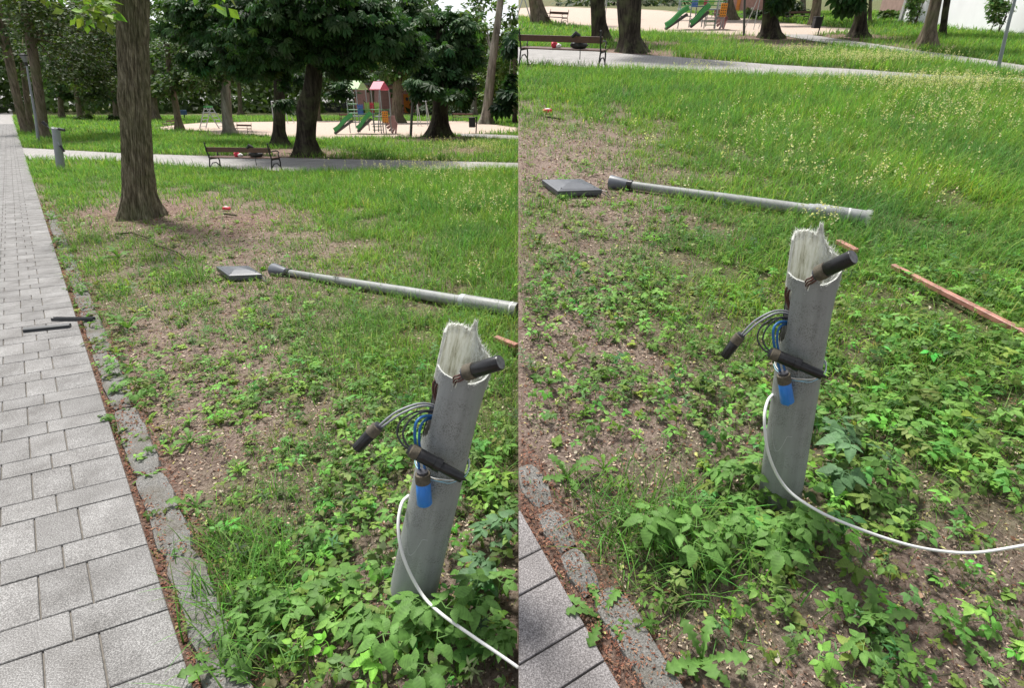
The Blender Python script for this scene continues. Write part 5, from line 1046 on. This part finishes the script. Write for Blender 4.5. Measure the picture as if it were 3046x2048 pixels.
# blue toys and information board far off
def board(pl, u, v, w, h, lab, m_, nm='park_sign'):
    q = pl.g(u, v); k = pl.m(1, q); t = thing(nm, lab, 'sign', pl.M @ T(*q)); mb = MB(); mb.tube([(0, .05, 0), (0, .05, h * k)], 1 * k, 8); obj('post', mb, M_iron, t); mb = MB(); mb.box(-w / 2 * k, w / 2 * k, -.04, .0, h * .5 * k, h * k); obj('panel', mb, m_, t, None, False, .01)
board(A, 421, 272, 16, 20, 'dark blue sign board behind the slim brown trunk', simple('sign_blue', (.04, .1, .25), .5))
board(B, 1970, 51, 4, 70, 'tall blue and white pole right of the dark flared trunk', simple('pole_blue', (.1, .25, .6), .5), 'marker_pole')
# ------------------------------------------------------------------ buildings
def wallmat(nm, c, st=1): return simple(nm, c, .85, 0, .06, .6, .1)
M_glass = simple('window_glass', (.06, .07, .08), .12, 0, .2, 3, 0)
def building(pl, u0, v0, u1, v1, h, dep, lab, m_, wins=(), nm='building', roofm=None, door=None, rot=0.0):
    p, q = pl.g(u0, v0), pl.g(u1, v1); d = q - p; L_ = d.length; ang = math.atan2(d.y, d.x); M = pl.M @ T(*p) @ RZ(ang); t = thing(nm, lab, 'building', M)
    if pl.sgn < 0 : L_ = min(L_, L_)
    mb = MB(); mb.box(0, L_, 0, dep, -.3, h); obj('wall', mb, m_, t); mb = MB(); mb.box(-.15, L_ + .15, -.15, dep + .15, h + .003, h + .22); obj('roof', mb, roofm or simple('roof_grey', (.2, .2, .2), .8), t)
    for x, z, w, hh in wins:
        mb = MB(); mb.box(x - .06, x + w + .06, -.05, -.003, z - .06, z); mb.box(x - .06, x + w + .06, -.05, -.003, z + hh, z + hh + .06); mb.box(x - .06, x, -.05, -.003, z, z + hh); mb.box(x + w, x + w + .06, -.05, -.003, z, z + hh); mb.box(x + w / 2 - .025, x + w / 2 + .025, -.045, -.003, z, z + hh)
        f_ = obj('window', mb, simple('window_frame', (.6, .6, .6), .6), t); mb = MB(); mb.box(x, x + w, -.02, -.004, z, z + hh); obj('pane', mb, M_glass, f_)
    if door: x, w, hh, dm = door; mb = MB(); mb.box(x, x + w, -.06, -.003, 0.05, hh); d_ = obj('door', mb, dm, t); mb = MB(); mb.tube([(x + w / 2, -.08, hh * .75), (x + w / 2, -.065, hh * .75)], w * .22, 12); obj('door_light', mb, M_glass, d_)
    return t, L_
brick = flatpaver('pale_red_brick', (.52, .27, .24), 2.0)
kb = A.m(1, A.g(920, 258))
building(A, 868, 259, 962, 257, 58 * kb, 5, 'low pinkish red brick building with orange door behind the playground', simple('pink_brick', (.5, .27, .25), .85, 0, .15, 3, .3), [], 'brick_building', None, ((66) * kb, 18 * kb, 40 * kb, simple('orange_door', (.7, .22, .04), .5)))
kf = A.m(1, A.g(770, 254)); t = thing('board_fence', 'dark board fence behind the playground, left of the pink building', 'fence', A.M @ T(*A.g(735, 256)))
mb = MB()
for i in range(8): mb.box(0, 84 * kf, 0, .05, (i * 2.3 + .3) * kf, (i * 2.3 + 2.3) * kf)
obj('boards', mb, simple('fence_dark', (.03, .032, .036), .6), t)
for i in range(6): mb = MB(); mb.box(i * 16.8 * kf - .06, i * 16.8 * kf + .06, -.08, -.003, 0, 19.5 * kf); obj('post', mb, M_iron, t)
building(A, 218, 241, 262, 241, 5.5, 8, 'far white house glimpsed under the leaves left of the big trunk', wallmat('house_white', (.72, .72, .7)), [(3, 1.5, 1.2, 1.4), (8, 1.5, 1.2, 1.4)], 'house', simple('roof_red', (.45, .15, .1), .8))
building(A, 1120, 244, 1178, 244, 4.2, 6, 'far pale building behind the leaning trunk at the right border of the left lawn', wallmat('house_pale', (.7, .7, .7)), [(2, 1.2, 1.2, 1.4), (9, 1.2, 1.2, 1.4)], 'house')
kw = B.m(1, B.g(2200, 70))
t, L_ = building(B, 2053, 51, 2420, 92, 9, 8, 'large white walled building at the top right corner', wallmat('wall_white', (.86, .87, .9)), [(14.5, 2.6, 1.6, 1.6)], 'white_building')
mb = MB(); mb.box(-.35, -.003, -.1, .4, 0, 9); obj('drainpipe_edge', mb, simple('corner_grey', (.35, .35, .36), .8), t)
mb = MB(); mb.box(7.6, 8.9, -.55, -.003, 2.7, 3.6); ac = obj('air_conditioner', mb, simple('ac_white', (.7, .7, .7), .5), t, None, False, .03); mb = MB(); mb.tube([(8.25, -.552, 3.15), (8.25, -.58, 3.15)], .36, 18); obj('fan_grille', mb, M_iron, ac)
mb = MB(); mb.box(11.0, 11.2, -.3, -.003, 2.5, 2.9); mb.box(11.2, 11.35, -.25, -.003, 2.55, 2.7); obj('wall_lamp', mb, M_lampg, t)
mb = MB()
for i in range(6): mb.box(14.4 + i * .36, 14.43 + i * .36, -.12, -.06, .8, 1.9)
for i in range(4): mb.box(14.3, 16.4, -.059, -.03, .85 + i * .33, .88 + i * .33)
obj('window_grille', mb, simple('grille_grey', (.4, .42, .4), .6), t)
building(B, 2000, 32, 2050, 37, 5, 8, 'reddish brown house left of the white building', simple('house_brown', (.3, .2, .17), .9, 0, .2, 2, .2), [(2.5, 2, 1.6, 1.6), (8, 2, 1.6, 1.6)], 'house')
building(B, 1650, 27, 1752, 29, 60 * B.m(1, B.g(1700, 28)), 6, 'pink brick wall behind the right playground at the top border', simple('pink_brick2', (.5, .27, .25), .85, 0, .15, 3, .3), [], 'brick_building', None, (26 * B.m(1, B.g(1700, 28)), 8 * B.m(1, B.g(1700, 28)), 40 * B.m(1, B.g(1700, 28)), simple('orange_door2', (.7, .22, .04), .5)))
shrubs('trimmed green hedge between the brown house and the small far bench', 2025, 46, 20, 9, (.07, .13, .03), 260, B, .35); shrubs('dark bush behind the benches near the bin of the right lawn', 1795, 44, 40, 22, (.045, .075, .03), 700, B, .3); shrubs('long low dark bush beyond the sand at the top of the right lawn', 1420, 12, 150, 9, (.04, .06, .025), 900, B, .8); shrubs('dark shrub behind the lamp pole of the right lawn', 1722, 44, 20, 14, (.06, .09, .04), 300, B, .3)
# staked young trees in front of the white wall
for u, v, hi, lab, lean_ in ((2083, 60, 70, 'young staked tree near the left corner of the white building', 0), (2272, 79, 84, 'young staked tree in front of the white wall near the lamp pole', 6)):
    q = B.g(u, v); k = B.m(1, q); t = thing('young_tree', lab, 'tree', B.M @ T(*q), 'staked young trees'); mb = MB(); mb.tube([(0, 0, 0), (.02, 0, hi * .5 * k), (.05, 0, hi * k)], [1.2 * k, 1 * k, .5 * k], 8); obj('trunk', mb, M_bark, t, None, True)
    for x, y in ((-9 * k, -.2), (9 * k, .25), (-4 * k, .4)): mb = MB(); mb.beam((x, y, 0), (x * .5 + lean_ * .0, y, 38 * k), 1.6 * k, 1.6 * k); obj('stake', mb, M_barkd, t)
    V, Tt, C = crown(B, [(u + 3, v - hi * .7, 18, 20, q.y, 700), (u, v - hi * .35, 10, 10, q.y, 110), (u + 8, v - hi, 20, 18, q.y, 420)], DIA, .14, (.16, .26, .09), q, None); link('crown', npmesh('crown', V, Tt, C), M_leaf, t)
# ------------------------------------------------------------------ people far down the path
def person(x, y, lab, m1, m2):
    me = bpy.data.meshes.new('person'); vs = [(0, 0, .95), (0, 0, 1.2), (0, 0, 1.42), (0, 0, 1.52), (0, 0, 1.66), (-.1, 0, .9), (-.13, .1, .5), (-.14, .05, .08), (-.14, -.08, .03), (.1, 0, .9), (.13, -.15, .5), (.14, -.2, .08), (.14, -.32, .03), (-.2, 0, 1.38), (-.26, .05, 1.1), (-.24, -.1, .88), (.2, 0, 1.38), (.26, .05, 1.1), (.24, -.1, .88)]
    es = [(0, 1), (1, 2), (2, 3), (3, 4), (0, 5), (5, 6), (6, 7), (7, 8), (0, 9), (9, 10), (10, 11), (11, 12), (2, 13), (13, 14), (14, 15), (2, 16), (16, 17), (17, 18)]
    rs = [.15, .15, .15, .06, .11, .1, .075, .05, .04, .1, .075, .05, .04, .07, .05, .04, .07, .05, .04]
    me.from_pydata(vs, es, []); o = bpy.data.objects.new('person', me); COL.objects.link(o); me.materials.append(m1); md = o.modifiers.new('skin', 'SKIN'); me.skin_vertices if me.skin_vertices else None
    for i, r in enumerate(rs): me.skin_vertices[0].data[i].radius = (r, r)
    me.skin_vertices[0].data[0].use_root = True; s_ = o.modifiers.new('sub', 'SUBSURF'); s_.levels = s_.render_levels = 1; o.location = (x, y, 0); tag(o, lab, 'person'); return o
def skinned(x, y, lab, m1):
    try: return person(x, y, lab, m1, None)
    except Exception as e: print('person', e)
p = A.g(8, 237); skinned(p.x, p.y, 'tiny person in dark clothes walking far down the path', simple('dark_clothes', (.02, .02, .03), .8)); p = A.g(1.5, 237); skinned(p.x, p.y, 'second tiny person at the very left edge far down the path', simple('grey_clothes', (.06, .05, .06), .8))
# ------------------------------------------------------------------ individual plants near the stumps
def plant(pl, u, v, kind, s, lab, seed, tilt=0, col=(.11, .22, .055)):
    q = pl.g(u, v); q.z = float(hgt(q.x, q.y)); t = thing({'e': 'ground_elder', 'd': 'dandelion'}[kind], lab, 'plant', pl.M @ T(*q), {'e': 'broad leaved ground elder plants', 'd': 'large toothed dandelions'}[kind]); r = random.Random(seed)
    if kind == 'e':
        for i in range(r.randint(5, 8)):
            tv, tf = ELD[i % 4]; sc = s * r.uniform(.6, 1.1); Mx = Matrix.Rotation(r.uniform(0, 6.28), 3, 'Z') @ Matrix.Rotation(r.uniform(-.5, .15), 3, 'X'); V = (np.array(Mx) @ (tv * sc * np.array([1, 1, r.uniform(.8, 1.5)])).T).T + np.array([r.uniform(-.5, .5) * s, r.uniform(-.5, .5) * s, 0])
            if pl is A: V[:, 0] = np.minimum(V[:, 0], -q.x - .003)
            else: V[:, 0] = np.maximum(V[:, 0], -q.x + .003)
            link('leaf', npmesh('leaf', V, tf, np.tile(np.array(col) * r.uniform(.75, 1.25), (len(V), 1)) * ELF[i % 4][:, None]), M_leaf, t)
    else:
        n = r.randint(6, 9)
        for i in range(n):
            V = xform(DL[0], i * 6.283 / n + r.uniform(-.3, .3), r.uniform(-.3, .5), r.uniform(-.3, .3), s * r.uniform(.6, 1.1)); link('leaf', npmesh('leaf', V, DL[1], np.tile(np.array(col) * r.uniform(.8, 1.3), (len(V), 1))), M_leaf, t)
E1 = [(A, 960, 1440, .082, 'ground elder clump right in front of the left stump'), (A, 860, 1460, .075, 'ground elder plant just left of the clump in front of the left stump'), (A, 1010, 1500, .082, 'ground elder at the bottom, under the cable of the left stump'), (A, 650, 1450, .075, 'pale ground elder plant at the bottom, midway between kerb and left stump'), (A, 590, 1420, .062, 'ground elder plant nearest the grass tuft at the left kerb'), (A, 780, 1390, .068, 'upright ground elder plant left of the left stump base'), (A, 730, 1230, .06, 'drooping ground elder plant level with the blue splice of the left stump'), (A, 1080, 1330, .078, 'white dusted ground elder right of the left stump base'), (A, 1130, 1250, .078, 'dark broad leaved plant at the right side of the left stump'), (A, 1110, 1400, .07, 'ground elder behind the cable at the right border of the left lawn'), (A, 320, 900, .062, 'bright leafy clump over the kerb beside the left path'), (A, 280, 890, .05, 'small round leaved plant on the slab edge beside the left path'), (A, 560, 1500, .05, 'low elder sprout at the bottom by the left kerb'), (A, 1130, 1500, .07, 'ground elder at the bottom right corner of the left lawn'),
      (B, 1805, 1238, .066, 'ground elder clump right in front of the right stump'), (B, 1720, 1225, .068, 'ground elder left of the clump in front of the right stump'), (B, 1780, 1270, .08, 'lowest ground elder in front of the right stump'), (B, 1560, 1260, .078, 'pale ground elder with three big leaves left of the right stump'), (B, 1480, 1230, .07, 'outermost ground elder plant toward the kerb left of the right stump'), (B, 1640, 1250, .06, 'small ground elder between the two leafy groups left of the right stump'), (B, 1925, 1090, .085, 'white dusted ground elder right of the right stump'), (B, 1870, 1010, .085, 'dark tall leafy plant hugging the right side of the right stump'), (B, 2000, 1105, .06, 'ground elder between the right stump and the white cable'), (B, 1690, 1130, .07, 'ground elder leaves just left of the right stump base'), (B, 2000, 1500, .05, 'pale round leaved plant at the bottom centre of the right lawn')]
for i, (pl, u, v, s_, lab) in enumerate(E1): plant(pl, u, v, 'e', s_, lab, 50 + i, 0, (.12, .24, .06) if 'dark' not in lab and 'dusted' not in lab else (.11, .21, .1))
E0 = [(226, 716, .04), (190, 668, .05), (160, 592, .06), (240, 960, .035), (205, 700, .04), (140, 560, .06), (120, 500, .07), (265, 860, .05), (255, 795, .03), (340, 1030, .03)]
for i, (u, v, s_) in enumerate(E0): plant(A, u, v, 'e' if i % 2 else 'd', s_ * (1 if i % 2 else 2), ['weed sprout where the farther dark bar meets the kerb', 'weed in the kerb gap two slabs beyond the dark bars', 'weed growing over the kerb level with the square lamp cap', 'small weed reaching from the kerb onto the slabs below the leafy clump', 'weed on the kerb just beyond the dark bars', 'weed tuft on the kerb left of the thistle like plant', 'weed in the kerb gap left of the big trunk', 'weed sprout at the upper end of the leafy kerb clump', 'tiny weed in the kerb gap just above the leafy clump', 'tiny weed on the soil right of the clean rounded kerb stone'][i], 300 + i)
D1 = [(A, 445, 1150, .1, 'dandelion beside the kerb halfway down the left path'), (A, 500, 1520, .12, 'dandelion at the very bottom of the left kerb'), (A, 290, 745, .16, 'toothed dandelion on the kerb by the plastic bars'), (A, 430, 1000, .09, 'upright dandelion on bare soil above the red litter'), (A, 270, 585, .22, 'bushy thistle like dandelion between the big trunk and the bars'),
      (B, 1368, 1408, .13, 'sprawling dandelion between slabs and kerb of the right lawn'), (B, 1600, 1500, .12, 'tall dandelion at the bottom left of the right soil'), (B, 1980, 1430, .13, 'large toothed dandelion in the middle of the right bare soil'), (B, 2060, 1190, .11, 'dandelion just above the white cable'), (B, 2190, 1440, .1, 'reddish stemmed dandelion at the lower right'), (B, 1250, 870, .1, 'small upright dandelion at the left border of the right lawn'), (B, 1290, 1090, .11, 'drooping dandelion near the pale kerb stone of the right lawn')]
for i, (pl, u, v, s_, lab) in enumerate(D1): plant(pl, u, v, 'd', s_, lab, 90 + i, 0, (.12, .24, .06))
# tall grass tufts
def tuft(pl, spots, lab):
    parts = []
    for u, v, r, n, L_ in spots:
        q = pl.g(u, v); X = q.x + RG.normal(0, r, n); Y = q.y + RG.normal(0, r, n); P = np.stack([X, Y, hgt(X, Y)], -1); P = P[(P[:, 0] * pl.sgn > .02) & ~blocked(pl, P[:, 0], P[:, 1])]; P = P[::2]; m = len(P)
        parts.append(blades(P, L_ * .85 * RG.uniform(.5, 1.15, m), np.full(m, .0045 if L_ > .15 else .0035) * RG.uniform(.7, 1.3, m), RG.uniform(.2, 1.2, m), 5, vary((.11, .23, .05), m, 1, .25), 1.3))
    V, Tt, C = merge(parts); o = link('grass', npmesh('grass_tufts', V, Tt, C), M_grass, None, pl.M); tag(o, lab, 'grass', kind='stuff')
tuft(A, [(560, 1300, .09, 260, .2), (530, 1380, .08, 200, .2), (620, 1320, .08, 180, .18), (540, 1480, .07, 160, .2), (480, 1220, .05, 90, .14), (440, 640, .1, 220, .24), (350, 590, .1, 160, .22), (230, 600, .08, 120, .16), (310, 560, .12, 130, .15), (640, 1500, .08, 90, .2), (740, 1100, .1, 120, .14), (230, 470, .2, 150, .18), (98, 455, .06, 90, .12), (112, 492, .06, 90, .12), (132, 545, .05, 80, .11), (150, 600, .045, 70, .1), (178, 660, .04, 60, .09), (220, 735, .03, 50, .09), (82, 400, .12, 160, .16), (90, 420, .1, 140, .14), (262, 985, .02, 40, .07), (200, 690, .04, 60, .08)], 'tall dark green grass tufts at the left kerb and by the big tree')
tuft(B, [(1480, 1200, .09, 260, .22), (1420, 1230, .07, 180, .2), (1560, 1190, .08, 160, .2), (1600, 1290, .07, 150, .22), (1330, 1110, .06, 110, .15), (1700, 1300, .08, 100, .18), (1650, 800, .12, 160, .2), (1750, 560, .15, 260, .22), (2000, 900, .12, 160, .18), (2200, 1000, .12, 160, .18)], 'tall dark green grass tufts left of the right stump')
print('done')
